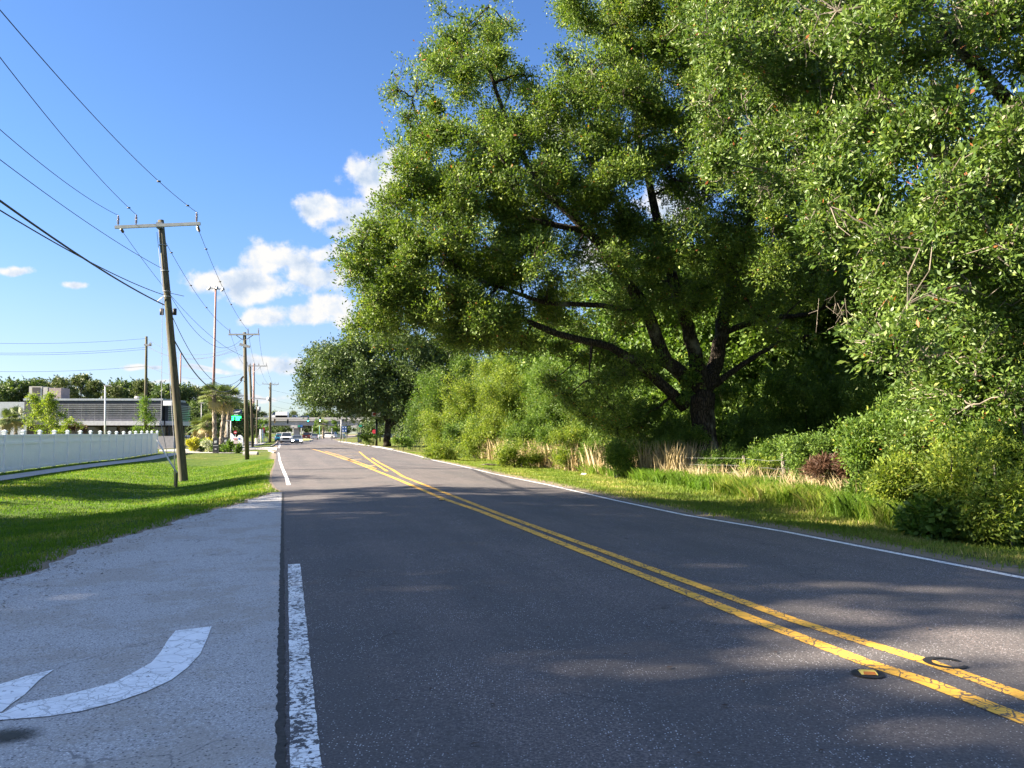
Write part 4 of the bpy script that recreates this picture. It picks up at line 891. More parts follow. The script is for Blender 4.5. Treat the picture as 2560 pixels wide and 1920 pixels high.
vehicle('pickup_truck', 'silver pickup truck on the overpass behind the white box truck', 'truck', on_deck(737), R(0), carpaint('silver paint', (.45, .46, .48), .5), 5.8, 2.0, 2.25, 'pickup', group='vehicles on the overpass')
vehicle('suv', 'dark blue car on the overpass right of the silver pickup', 'car', on_deck(767, 5), R(0), carpaint('navy paint', (.02, .035, .08)), 5.2, 1.9, 2.1, 'suv', group='vehicles on the overpass')
vehicle('suv', 'black car on the overpass partly behind the dark oak crown', 'car', on_deck(871, 5), R(180), carpaint('black paint', (.015, .015, .02)), 5.0, 1.9, 2.1, 'suv', group='vehicles on the overpass')
vehicle('sedan', 'pale car on the overpass left of the white box truck', 'car', on_deck(668, 5), R(0), carpaint('silver paint', (.45, .46, .48), .5), 4.6, 1.8, 2.0, 'sedan', group='vehicles on the overpass')

# median with grass
def raised(name, pts, m_, h, label=None, kind='structure'):
    q = [G(*p) for p in pts]; mb = MB(); n = len(q); mb.poly([(v.x, v.y, v.z + h) for v in q]); mb.add([(v.x, v.y, v.z - .1) for v in q] + [(v.x, v.y, v.z + h) for v in q], [(i, (i + 1) % n, n + (i + 1) % n, n + i) for i in range(n)])
    o = mb.build(name, m_); return tagit(o, label, kind=kind)
raised('median_kerb', [(758, 1105.5), (772, 1105), (782, 1100.5), (776, 1098), (762, 1096.5), (752, 1098)], M_CONC, .13)
raised('median_grass', [(759, 1104.5), (771, 1104), (779, 1100.7), (774, 1098.8), (762, 1097.5), (754, 1098.8)], simple('dry median grass', (.22, .22, .06), .95, var=.3), .17)

# ------------------------------------------------------------------ signals, signs, street furniture
def up(px, Y, pyt, r, m_, name, label, cat, group=None, py=1108):
    b = onground(px, Y, py); v = P(px, pyt, Y) - b; v.x = 0; o = empty(name, b, label, cat, group); MB().tube([(0, 0, -.1), (0, 0, v.z)], [r, r * .75], 8).build('post', m_, o, smooth=True); return o, b
def board(o, b, Y, x0, y0, x1, y1, m_, name='sign_panel', dy=-.12, th=.05):
    a, c = P(x0, y1, Y), P(x1, y0, Y); return MB().box(((a.x + c.x) / 2 - b.x, dy, (a.z + c.z) / 2 - b.z), (abs(c.x - a.x), th, abs(c.z - a.z))).build(name, m_, o)
M_SIGB = simple('blue sign face', (.02, .09, .30), .4); M_SIGG = simple('green sign face', (.0, .20, .13), .4); M_SIGR = simple('red sign face', (.50, .03, .05), .45); M_PANEL = simple('white panel', (.72, .74, .76), .5); M_DK = simple('black sign face', (.02, .022, .025), .4)
YS_ = 225.0
so_, sb = up(852.5, YS_, 1045, .22, M_GALV, 'signal_pole', 'tall grey signal pole with a street lamp arm right of the crossing', 'signal pole')
m = MB(); m.tube([P(852.5, 1046, YS_) - sb, P(856, 1041.5, YS_) - sb, P(862, 1040, YS_) - sb], .09, 6); m.build('lamp_arm', M_GALV, so_)
m = MB(); m.tube([P(852.5, 1050, YS_) - sb, P(690, 1048, YS_) - sb], .05, 5); m.build('span_wire', M_WIRE, so_)
board(so_, sb, YS_, 855, 1048, 865, 1053, M_DK, 'lane_sign')
GREEN = simple('lit green lens', (.0, .5, .3), .3, emit=(0.02, .9, .5), estr=6); WG = simple('lit pale green lens', (.6, .9, .8), .3, emit=(.5, 1, .85), estr=6)
def signal(px, py, lit, label, front=True):
    c = P(px, py, YS_ - .3); o = empty('traffic_light', c, label, 'traffic light', 'traffic lights on the span wire')
    MB().box((0, 0, 0), (.42, .25, 1.25)).build('housing', M_DK if front else simple('yellow back', (.5, .35, .15), .6), o)
    for i in range(3):
        z = .38 - .38 * i
        MB().tube([(0, -.13, z), (0, -.16, z)], .15, 12).build('lens', lit if (i == 2 and lit) else M_DK, o)
        MB().tube([(0, -.13, z + .03), (0, -.32, z + .05)], .18, 10, caps=False).build('visor', M_DK, o)
    MB().tube([(0, 0, .6), (0, 0, 1.0)], .04, 5).build('hanger', M_WIRE, o)
signal(771, 1049, GREEN, 'traffic light showing green, third from the left on the span wire'); signal(800.5, 1048.5, WG, 'rightmost traffic light, its lens pale green')
signal(719.5, 1054, None, 'dark five lamp traffic light seen from its back'); signal(687, 1052, None, 'leftmost signal head with a tan back', False)
o, b = up(851, 150, 1066, .05, M_GALV, 'highway_sign', 'blue route marker signs on twin posts beside the signal pole', 'sign', py=1104)
for y0, y1 in ((1065.5, 1072), (1073, 1080)): 
    for x0_, x1_ in ((855.5, 861), (861.8, 867.4)): board(o, b, 150, x0_, y0, x1_, y1, M_SIGB)
    for x0_ in (857.2, 863.6): board(o, b, 150, x0_, y0 + 2, x0_ + 2, y0 + 4.8, M_PANEL, 'shield_mark', -.155, .02)
for x_ in (857.5, 866): a = P(x_, 1066, 150); MB().tube([(a.x - b.x, 0, -.1), (a.x - b.x, 0, a.z - b.z)], .06, 6).build('post', M_GALV, o)
o, b = up(753, 215, 1064, .12, M_GALV, 'pedestrian_signal_pole', 'slim grey pole with green street sign near the centre pier', 'pole', py=1098)
board(o, b, 215, 745, 1063, 750.5, 1067.5, M_SIGG, 'street_name_sign'); board(o, b, 215, 751, 1062, 757, 1068, M_SIGB, 'lane_sign')
o, b = up(798.5, 220, 1064, .1, simple('green pole', (.12, .32, .28), .5), 'signal_pole', 'green tinted pole right of the departing cars', 'pole', py=1098)
o, b = up(829.5, 210, 1070, .12, M_GALV, 'pedestrian_signal_pole', 'pale pole with push button head in front of the white van', 'pole', py=1098); board(o, b, 210, 827.5, 1072, 831.5, 1078, M_GALV, 'signal_head')
o, b = up(780.5, 230, 1064, .09, M_GALV, 'sign_post', 'thin post standing above the maroon car', 'pole', py=1096)
o, b = up(732.5, 190, 1063, .09, M_GALV, 'sign_post', 'post with dark crosspiece in front of the centre pier', 'pole', py=1100); board(o, b, 190, 729, 1068, 736, 1069.5, M_DK, 'crosspiece')
o, b = up(901.5, 150, 1062, .05, M_DK, 'street_sign', 'green street name sign above a dark cabinet near the right pier', 'sign', py=1100); board(o, b, 150, 897, 1062, 905.5, 1067, M_SIGG, 'street_name_sign')
a = onground(899.5, 160, 1094); o = empty('signal_cabinet', a, 'dark signal cabinet under the right end of the overpass', 'cabinet'); m = MB().box((0, 0, 1.0), (.8, .7, 2.0)); m.box((0, 0, 2.03), (.9, .8, .08)); m.build('cabinet_body', M_DK, o); MB().box((0, -.37, 1.0), (.66, .03, 1.7)).build('door', simple('dark green steel', (.03, .05, .05), .5), o)
o, b = up(941, 112, 1040, .18, M_DK, 'pylon_sign', 'black pole with a white and red sign half hidden in the dark oak', 'sign', py=1110); board(o, b, 112, 930, 1030, 952, 1042, M_PANEL); board(o, b, 112, 933, 1033, 941, 1039, M_SIGR, 'red_mark', -.16, .02)
o, b = up(935.5, 150, 1083, .05, M_GALV, 'stop_sign', 'small red stop sign beyond the hedge', 'sign', py=1098)
m = MB(); m.prism([(math.cos(R(22.5 + 45 * i)) * .42, math.sin(R(22.5 + 45 * i)) * .42 + (P(0, 1079, 150).z - b.z)) for i in range(8)], -.1, -.07); m.build('sign_panel', M_SIGR, o)
o, b = up(985.5, 108, 1090, .03, M_GALV, 'yard_sign', 'small red yard sign at the foot of the dark oak', 'sign', py=1111); board(o, b, 108, 982, 1089.5, 990, 1100.5, M_SIGR)
a = onground(891.5, 118, 1104); o = empty('ground_box', a, 'small white utility box on the far right verge', 'utility box'); MB().box((0, 0, .17), (.52, .35, .34)).build('box_body', M_PANEL, o); MB().box((0, 0, .355), (.56, .39, .03)).build('lid', M_PANEL, o)
# directional signs with arches and arrow
def arches(cx, cz, s, y, m):
    for sx in (-1, 1):
        pts = []
        for i in range(9): t = i / 8; pts.append(Vector((cx + sx * s * (.02 + .46 * t), y, cz - s * .5 + s * 1.0 * math.sin(math.pi * t) ** .55 if 0 < t < 1 else cz - s * .5)))
        m.tube(pts, s * .075, 6)
def dirsign(x0_, x1_, y0, y1, Y, label, right=True):
    b = onground((x0_ + x1_) / 2, Y, y1); o = empty('directional_sign', b, label, 'sign', 'dark drive-in directional signs'); a, c = P(x0_, y1, Y), P(x1_, y0, Y); w_ = c.x - a.x; h_ = c.z - b.z
    MB().box((0, 0, h_ / 2), (w_, .18, h_)).build('sign_panel', M_DK, o)
    m = MB(); arches(0, h_ * .74, w_ * .45, -.10, m); m.build('arches_emblem', M_PANEL, o)
    MB().box((0, -.1, h_ * .50), (w_ * .9, .02, .025)).build('rule', M_PANEL, o)
    m = MB(); z_ = h_ * .28; m.box((-.03, -.1, z_), (w_ * .26, .02, w_ * .07)); m.prism([(w_ * .04, z_ - w_ * .14), (w_ * .22, z_), (w_ * .04, z_ + w_ * .14)], -.11, -.09); m.build('arrow', M_PANEL, o)
dirsign(532.5, 547, 1095, 1116, 73, 'front black directional sign with white arches over an arrow, beside the palms')
dirsign(558.5, 572, 1093, 1112, 82, 'second black directional sign with arches and arrow, partly behind a grey post')
# white sign with two emblems, plus little post sign
b = onground(592, 96, 1108); o = empty('monument_sign', b, 'white double topped sign with two round blue emblems left of the second pole', 'sign')
a_, c_ = P(575, 1108, 96), P(606.5, 1083, 96); w_ = c_.x - a_.x; h_ = c_.z - b.z; hb = h_ * .78; pr = [(-w_ / 2, 0), (-w_ / 2, h_), (-w_ * .42, h_), (-w_ * .2, hb), (0, hb * .93)]
pr += [(w_ * .04, hb * .98), (w_ * .15, hb * 1.12), (w_ * .3, hb * 1.14), (w_ * .44, hb * 1.02), (w_ / 2, hb * .8), (w_ / 2, 0)]
MB().prism(pr, -.12, .12).build('sign_panel', M_PANEL, o)
for sx in (-.19, .22): MB().tube([(w_ * sx, -.125, hb * .83), (w_ * sx, -.15, hb * .83)], w_ * .085, 14).build('round_emblem', M_SIGB, o)
MB().box((0, -.13, hb * .5), (w_ * .98, .02, .06)).build('rule', simple('grey cap metal', (.30, .33, .37), .5, .3), o)
MB().box((w_ * .27, -.14, hb * .2), (w_ * .36, .03, hb * .36)).build('dark_panel', M_BLACK, o)
o, b = up(590, 72, 1108, .03, M_DK, 'post_sign', 'small pale sign on a thin post at the driveway corner', 'sign', py=1125); board(o, b, 72, 585.5, 1094.5, 595.5, 1109, simple('pale pink panel', (.62, .50, .50), .6)); board(o, b, 72, 586.5, 1096, 594.5, 1099, simple('pink stripe', (.6, .2, .22), .6), 'red_line', -.16, .02)
o, b = up(588.5, 105, 1086, .05, M_GALV, 'no_entry_sign', 'round red and white no entry sign behind the white sign', 'sign'); zc_ = P(0, 1081, 105).z - b.z
MB().tube([(0, -.08, zc_), (0, -.11, zc_)], .22, 16).build('sign_panel', M_SIGR, o); MB().box((0, -.12, zc_), (.3, .02, .07)).build('white_bar', M_PANEL, o)
# price sign
Yp = 112.0; o, b = up(576.5, Yp, 1040, .14, M_GALV, 'price_sign', 'tall fuel price sign with green digits under a dark blue board, beside the palms', 'sign')
board(o, b, Yp, 581, 1023.5, 605.5, 1033.5, simple('navy sign face', (.012, .02, .07), .4)); board(o, b, Yp, 578, 1034, 605.5, 1052, simple('dark green sign face', (.01, .05, .03), .4), 'price_panel')
board(o, b, Yp, 567, 1040, 580, 1048.5, simple('maroon sign face', (.16, .03, .04), .5), 'side_panel')
def px2l(x, y): q = P(x, y, Yp); return q.x - b.x, q.z - b.z
m = MB(); q = [px2l(*c) for c in ((585, 1031), (590, 1029), (596, 1028.5), (603.5, 1026.5), (598, 1030.5), (592, 1031))]; m.prism([(x, z) for x, z in q], -.18, -.15); m.build('white_swoosh', M_PANEL, o)
board(o, b, Yp, 586, 1035, 596, 1038.6, simple('pale green panel', (.30, .45, .42), .5), 'grade_label', -.16, .02)
LED = simple('green led', (.02, .6, .15), .3, emit=(.01, 1.0, .10), estr=7)
SEG = {'3': 'abcdg', '7': 'abc', '9': 'abcdfg'}
def digit(ch, x, y, w_, h_, nm='digit'):
    m = MB(); x0_, z0_ = px2l(x, y + h_); x1_, z1_ = px2l(x + w_, y); t_ = (x1_ - x0_) * .24; zm = (z0_ + z1_) / 2
    R_ = {'a': (x0_, x1_, z1_ - t_, z1_), 'd': (x0_, x1_, z0_, z0_ + t_), 'g': (x0_, x1_, zm - t_ / 2, zm + t_ / 2), 'b': (x1_ - t_, x1_, zm, z1_), 'c': (x1_ - t_, x1_, z0_, zm), 'f': (x0_, x0_ + t_, zm, z1_), 'e': (x0_, x0_ + t_, z0_, zm)}
    for s_ in SEG[ch]: xa_, xb_, za_, zb_ = R_[s_]; m.box(((xa_ + xb_) / 2, -.17 - .002 * ord(s_) % .01, (za_ + zb_) / 2), (xb_ - xa_, .02, zb_ - za_))
    m.build(nm, LED, o)
digit('3', 580, 1041, 5.2, 9.5); digit('7', 587.2, 1041, 5.2, 9.5); digit('9', 593.6, 1041, 5.8, 9.5); digit('9', 601, 1041.3, 2.2, 4)
# left-side roadside bits behind pole 2
for i, (px_, Y_, y0_, y1_, w_, mm_, lb) in enumerate(((651, 140, 1073, 1096, 5, M_PANEL, 'white banner sign on the left beyond the transformer pole'), (657, 150, 1073, 1100, 4, M_PANEL, 'tall white feather banner leaning beside the road'), (660, 165, 1069, 1082, 5, M_SIGR, 'red and white stacked sign board under the overpass left end'), (648, 130, 1088, 1098, 4, simple('pale pink panel', (.62, .50, .50), .6), 'low pale pink sign left of the grey pole'))):
    o, b = up(px_, Y_, y0_, .06, M_PANEL, 'roadside_sign', lb, 'sign'); board(o, b, Y_, px_ - w_ / 2, y0_, px_ + w_ / 2, y1_, mm_)
a = onground(663, 150, 1104); o = empty('cable_reel', a, 'round beige utility ring lying beside the far kerb pole', 'ring'); MB().tube([(math.cos(i * math.pi / 8) * .55, 0, .55 + math.sin(i * math.pi / 8) * .55) for i in range(17)], .09, 6).build('ring', simple('beige plastic', (.55, .5, .36), .6), o)
a = onground(468, 100, 1104); o = empty('fire_hydrant', a, 'pale fountain shaped post left of the short palms', 'post'); MB().tube([(0, 0, 0), (0, 0, .8), (0, 0, 1.2), (0, 0, 1.5), (0, 0, 1.6)], [.3, .18, .2, .4, .3], 10).build('post_body', M_PANEL, o)
a = onground(482.5, 98, 1104); o = empty('waste_bin', a, 'squat brown bin behind the yellow shrub', 'bin'); m = MB().tube([(0, 0, 0), (0, 0, .85)], [.38, .42], 12); m.build('bin_body', simple('brown bin', (.16, .13, .11), .7), o); MB().tube([(0, 0, .85), (0, 0, 1.0)], [.46, .3], 12).build('lid', M_BLACK, o)
a = onground(627, 66, 1132); o = empty('concrete_culvert', a, 'dark culvert mouth in the ditch behind the second pole', 'culvert'); MB().tube([(-.6, 0, .0), (.6, 0, .0)], .3, 14).build('pipe', M_CONC, o)

# ------------------------------------------------------------------ TREES
def trunk_parts(t, base, limbs, bark=M_BARK, name='trunk'):
    m = MB(); B = Vector(base)
    for pts, rs in limbs:
        # smooth the limb with a few wiggled in-between points
        P_ = []; Rr = []
        for i in range(len(pts) - 1):
            a, b = Vector(pts[i]), Vector(pts[i + 1]); n = 4
            for k in range(n):
                tt = k / n; q = a.lerp(b, tt); w = rs[i] * .18
                if k: q += Vector((random.uniform(-w, w), random.uniform(-w, w), random.uniform(-w, w)))
                P_.append(q - B); Rr.append(rs[i] + (rs[i + 1] - rs[i]) * tt)
        P_.append(Vector(pts[-1]) - B); Rr.append(rs[-1]); m.tube(P_, Rr, 14, rough=.06)
    return m.build(name, bark, t, smooth=True)
def inpoly(x, y, poly):
    c = False; n = len(poly); j = n - 1
    for i in range(n):
        xi, yi = poly[i]; xj, yj = poly[j]
        if (yi > y) != (yj > y) and x < (xj - xi) * (y - yi) / (yj - yi) + xi: c = not c
        j = i
    return c
def blobs_in(poly, n, Yr, r, clus, flatten=.75, minsep=0.0, seed=1):
    rnd = random.Random(seed); xs = [p[0] for p in poly]; ys_ = [p[1] for p in poly]; out = []; tries = 0
    while len(out) < n and tries < n * 60:
        tries += 1; x = rnd.uniform(min(xs), max(xs)); y = rnd.uniform(min(ys_), max(ys_))
        if not inpoly(x, y, poly): continue
        Y = rnd.uniform(*Yr); c = D(x, y, Y)
        if minsep and any((c - Vector(o[0])).length < minsep for o in out): continue
        rr = rnd.uniform(*r); out.append((tuple(c), (rr, rr, rr * flatten), clus))
    return out
def branch_segments(blobs, C, limb_pts, t, base, bark, tw=3, name='branches', r_main=.06):
    """boughs from the nearest limb point to each clump, then twigs to leaf clusters"""
    B = np.array(base); LP = np.array([tuple(p) for p in limb_pts]); A = []; E = []; ra = []; rb = []; m = MB()
    cen = np.array([b[0] for b in blobs])
    nodes = [Vector(q) for q in LP]; todo = sorted(cen.tolist(), key=lambda c: ((LP - np.array(c)) ** 2).sum(1).min()); nl0 = len(nodes)
    for c in todo:
        NA = np.array([tuple(q) for q in nodes]); d = np.sqrt(((NA - np.array(c)) ** 2).sum(1)); d[nl0:] *= 1.15; k = int(np.argmin(d)); a, b = nodes[k], Vector(c); dist = (a - b).length
        r0 = r_main * (1.0 if k < nl0 else .55) + .006 * dist; path = curved(a, b, 5, .03 * dist, .05 * dist ** .5)
        m.tube([q - Vector(base) for q in path], ramp_r(r0, .014, 5), 6); nodes += path[2:]
    near = np.argmin(((C[:, None, :] - cen[None]) ** 2).sum(-1), 1) if len(C) < 9000 else np.concatenate([np.argmin(((C[i:i + 4000, None, :] - cen[None]) ** 2).sum(-1), 1) for i in range(0, len(C), 4000)])
    m.build(name, bark, t, smooth=True)
    k = RNG.random(len(C)) < tw; A = cen[near[k]] - B; E = C[k] - B; mid = A * .45 + E * .55 + RNG.normal(size=A.shape) * .10
    return segs_mesh('twigs', np.concatenate([A, mid]), np.concatenate([mid, E]), .013, .006, bark, t)

# --- the big spreading oak
ob = G(1775, 1192); OY = ob.y
def O(dx, dy, dY=0): return D(dx, dy, OY + dY)
tr_big = empty('oak_tree', ob, 'huge spreading oak with a forked dark trunk leaning over the road', 'tree')
fork = O(1520, 850); limbs = [
 ([ob + Vector((0, 0, -.2)), O(1528, 1000), O(1520, 930), fork], [.85, .55, .50, .52]),
 ([fork, O(1545, 790, .3), O(1560, 700, .6), O(1585, 600, 1), O(1640, 420, 1.5), O(1700, 200, 2)], [.40, .33, .30, .26, .18, .08]),
 ([fork, O(1500, 760, -.3), O(1480, 690, -.6), O(1455, 610, -1), O(1420, 480, -1.5), O(1380, 300, -2), O(1360, 100, -2.5)], [.38, .30, .27, .24, .18, .12, .05]),
 ([fork, O(1440, 780, -.4), O(1400, 680, -1.0), O(1360, 610, -1.6), O(1270, 500, -2.5), O(1150, 380, -3.2), O(1080, 220, -3.6), O(1040, 100, -4)], [.36, .28, .26, .23, .18, .13, .08, .04]),
 ([O(1480, 880), O(1400, 800, -.8), O(1320, 750, -1.4), O(1200, 720, -2.2), O(1050, 660, -3), O(900, 600, -3.6)], [.26, .20, .16, .13, .09, .05]),
 ([O(1400, 680, -1.0), O(1300, 660, -1.5), O(1180, 655, -2.3), O(1020, 600, -3), O(880, 500, -3.5)], [.14, .11, .09, .07, .04]),
 ([O(1270, 500, -2.5), O(1120, 470, -3), O(980, 430, -3.6), O(880, 330, -4)], [.13, .10, .07, .04]),
 ([O(1545, 830), O(1600, 790, .3), O(1680, 740, .8), O(1790, 715, 1.5)], [.16, .12, .08, .04]),
 ([O(1560, 720, .5), O(1640, 690, 1), O(1740, 680, 1.5), O(1850, 640, 2)], [.16, .12, .09, .04]),
 ([O(1150, 380, -3.2), O(1060, 330, -4), O(950, 250, -4.5)], [.10, .07, .03])]
trunk_parts(tr_big, ob, limbs)
OAKP = [(1050, 20), (1005, 55), (960, 110), (915, 120), (925, 190), (870, 195), (885, 250), (880, 330), (835, 430), (808, 500), (810, 530), (762, 562), (780, 600), (815, 640), (785, 690), (790, 715), (900, 725), (960, 725), (1060, 715), (1100, 690), (1180, 640), (1300, 600), (1500, 590), (1760, 600), (1830, 520), (1880, 300), (1950, -140), (1240, -140), (1225, 60), (1215, 200), (1170, 215), (1120, 150), (1095, 60), (1080, 10)]
bl = blobs_in(OAKP, 360, (OY - 5.5, OY + 3.5), (.55, 1.15), 105, .75, .42, seed=3)
bl += blobs_in([(1230, 40), (1800, 40), (1780, 600), (1300, 600), (1180, 400)], 70, (OY - 6.5, OY - 1), (.6, 1.1), 90, .75, .6, seed=18)
bl += blobs_in([(1180, 600), (1850, 560), (1880, 700), (1700, 730), (1500, 660), (1250, 720), (1120, 750), (1100, 700)], 46, (OY - 3, OY + 5), (.6, 1.1), 85, .7, .8, seed=5)
bl += blobs_in([(1100, 720), (1350, 700), (1450, 860), (1400, 960), (1250, 900), (1150, 800)], 24, (OY - 2, OY + 3), (.5, .9), 70, .7, .8, seed=6)
bl += blobs_in([(780, 590), (900, 610), (1100, 640), (1110, 730), (1000, 740), (900, 735), (765, 712)], 40, (OY - 5, OY + 1), (.5, .95), 85, .7, .42, seed=16)
bl += blobs_in([(890, 310), (1000, 200), (1150, 350), (1200, 560), (1000, 640), (760, 570)], 60, (OY - 6, OY - 1), (.5, .95), 85, .75, .42, seed=17)
# wispy ends on the outline
for (dx, dy) in [(1055, 15), (1000, 70), (925, 125), (858, 195), (845, 205), (880, 255), (1130, 160), (1150, 190), (1165, 220), (822, 450), (800, 490), (745, 562), (770, 575), (800, 650), (775, 700), (765, 715), (1100, 55), (950, 20), (1230, 30), (1210, 120), (1195, 230), (980, 735), (1100, 728)]:
    c = O(dx, dy, random.uniform(-4, -1)); bl.append((tuple(c), (.55, .55, .35), 24))
fo, Cc = foliage('crown', bl, LM['oak'], tr_big, K=24, size=.105, spread=.25, wd=.46, origin=ob, holes=.44, shell=.5)
lp = []
for pts, rs in limbs[1:]:
    for a, b in zip(pts, pts[1:]): lp += [tuple(Vector(a).lerp(Vector(b), q)) for q in (0, .33, .66)]
branch_segments(bl, Cc, lp, tr_big, ob, M_BARK, .35)
# ivy on the fork
foliage('ivy', [(tuple(O(1500, 800, -.7)), (.45, .4, .9), 60), (tuple(O(1480, 850, -.6)), (.35, .3, .5), 30)], LM['vine'], tr_big, K=16, size=.10, spread=.12, wd=.8, origin=ob)

# --- near right tree: branches hanging into the frame
nb = Vector((17.5, 18.5, gz(17.5, 18.5)))
tr_near = empty('laurel_oak_tree', nb, 'near tree at the right edge, glossy leafy branches hanging toward the verge', 'tree')
nl_ = [([nb, nb + Vector((-.3, -.2, 3.5)), nb + Vector((-.6, 0, 7)), nb + Vector((-1.2, -.5, 11)), nb + Vector((-1.6, -1, 15))], [.34, .28, .22, .14, .06]),
 ([nb + Vector((-.5, 0, 5)), D(2150, 430, 16), D(1990, 300, 15), D(1880, 180, 15)], [.2, .15, .10, .04]), ([nb + Vector((-.6, 0, 7)), D(2180, 220, 15), D(2050, 80, 14.5), D(1950, -60, 14.5)], [.18, .13, .09, .04]),
 ([nb + Vector((-.4, 0, 4)), D(2180, 600, 15.5), D(2060, 560, 15), D(1930, 560, 15.5)], [.16, .11, .08, .03]), ([nb + Vector((-.4, 0, 3)), D(2200, 780, 14.5), D(2080, 760, 14), D(1960, 780, 14.5)], [.13, .09, .06, .03])]
trunk_parts(tr_near, nb, nl_)
NP = [(1800, -150), (1790, 60), (1830, 160), (1790, 280), (1730, 390), (1760, 470), (1800, 520), (1850, 560), (1900, 640), (1880, 700), (1900, 780), (1960, 840), (2060, 880), (2180, 860), (2420, 820), (2420, -150)]
bl2 = blobs_in(NP, 190, (12.5, 18.5), (.45, .85), 74, .75, .45, seed=9)
bl2 += blobs_in([(1520, -120), (1800, -120), (1790, 100), (1760, 400), (1600, 480), (1520, 300)], 44, (16, 20), (.5, .95), 80, .75, .6, seed=10)
bl2 += blobs_in([(1950, 770), (2430, 760), (2430, 960), (2120, 950), (2040, 900)], 46, (13, 17.5), (.4, .8), 70, .75, .4, seed=19)
fo2, C2 = foliage('crown', bl2, LM['near'], tr_near, K=24, size=.10, spread=.20, wd=.40, origin=nb, holes=.34, shell=.6, up=.3)
lp2 = []
for pts, rs in nl_:
    for a, b in zip(pts, pts[1:]): lp2 += [tuple(Vector(a).lerp(Vector(b), q)) for q in (0, .33, .66)]
branch_segments(bl2, C2, lp2, tr_near, nb, M_TWIG, .5, r_main=.02)
# bare dangling twigs
A_, E_ = [], []
for (dx, dy) in ((2000, 240), (2030, 260), (1800, 640), (1720, 60), (1960, 280), (2100, 300)):
    c = D(dx, dy, 14 if dx > 1900 else 16)
    for i in range(8):
        a = np.array(c) + RNG.normal(size=3) * .12; d = unit(np.array([RNG.normal() * .35, RNG.normal() * .35, -1.0 + RNG.normal() * .3])); e = a + d * RNG.uniform(.3, .8); A_.append(a); E_.append(e)
        for j in range(2): f_ = a + (e - a) * RNG.uniform(.3, .9); A_.append(f_); E_.append(f_ + unit(d + RNG.normal(size=3) * .7) * RNG.uniform(.15, .35))
segs_mesh('dead_twigs', np.array(A_) - np.array(nb), np.array(E_) - np.array(nb), .006, .003, M_TWIG, tr_near)

# --- generic tree made at the origin, copied and scaled for the backdrop
def proto_tree(kind, leafm, H, Rr, nb_, clus, K, size, spread, seed, bark=M_BARK, wd=.6, trunkr=.22, low=.35):
    rnd = random.Random(seed); t = empty(kind, (0, 0, -50), kind, 'tree'); blobs = []; limbs_ = []
    top = Vector((rnd.uniform(-.3, .3), rnd.uniform(-.3, .3), H * .9)); limbs_.append(([(0, 0, -.3), (rnd.uniform(-.1, .1), 0, H * .3), (top.x * .5, top.y * .5, H * .6), tuple(top)], [trunkr, trunkr * .8, trunkr * .5, .04]))
    for i in range(nb_):
        f_ = rnd.random() ** .8; z = H * (low + (1 - low) * f_); rad = Rr * math.sqrt(max(.05, 1 - ((z / H - low - .25 * (1 - low)) / (.80 * (1 - low))) ** 2)) * rnd.random() ** .5; a = rnd.uniform(0, 6.28)
        c = Vector((math.cos(a) * rad, math.sin(a) * rad, min(z, H * .97))); s_ = Rr * rnd.uniform(.20, .36); blobs.append((tuple(c), (s_, s_, s_ * .7), clus))
        if i % 2 == 0: limbs_.append(([(0, 0, z * .65), tuple(c * .6 + Vector((0, 0, z * .33))), tuple(c)], [trunkr * .35, trunkr * .2, .03]))
    m = MB()
    for pts, rs in limbs_: m.tube(pts, rs, 8)
    m.build('trunk', bark, t, smooth=True); foliage('crown', blobs, leafm, t, K, size, spread, wd, .5, .5); return t
USED = {}
def put(proto, loc, s, rz, label, group, first=[None], sz=None, name=None):
    if proto.name not in USED: USED[proto.name] = 1; r = proto; 
    else:
        r = proto.copy(); COL.objects.link(r)
        for ch in list(proto.children): c = ch.copy(); COL.objects.link(c); c.parent = r
    r.location = loc; r.rotation_euler = (0, 0, rz); r.scale = (s, s, sz or s); r['label'] = label; r['group'] = group; r['category'] = 'tree'; return r
wood = proto_tree('woodland_tree', LM['wood'], 12, 4.2, 36, 56, 20, .24, .42, 21, low=.12)
wood2 = proto_tree('woodland_tree', LM['wood'], 11, 3.8, 36, 56, 20, .24, .40, 22, low=.05)
lime = proto_tree('young_tree', LM['vine'], 8, 2.4, 26, 46, 20, .17, .32, 23, low=.08, trunkr=.12)
pine = proto_tree('pine_tree', LM['pine'], 16, 3.6, 26, 30, 14, .45, .55, 24, low=.55, wd=.5, bark=M_BARK2)
pine2 = proto_tree('pine_tree', LM['pine'], 15, 4.2, 26, 30, 14, .42, .55, 25, low=.45, wd=.5, bark=M_BARK2)
faro = proto_tree('broadleaf_tree', LM['dark'], 11, 5, 30, 30, 14, .45, .6, 26, low=.2)
ORD = ['first', 'second', 'third', 'fourth', 'fifth', 'sixth', 'seventh', 'eighth', 'ninth', 'tenth', 'eleventh', 'twelfth', 'thirteenth', 'fourteenth', 'fifteenth', 'sixteenth', 'seventeenth', 'eighteenth', 'nineteenth', 'twentieth', 'twenty-first', 'twenty-second', 'twenty-third', 'twenty-fourth']
def dpx(dx, Y): p = D(dx, 950, Y); return Vector((p.x, Y, gz(p.x, Y)))
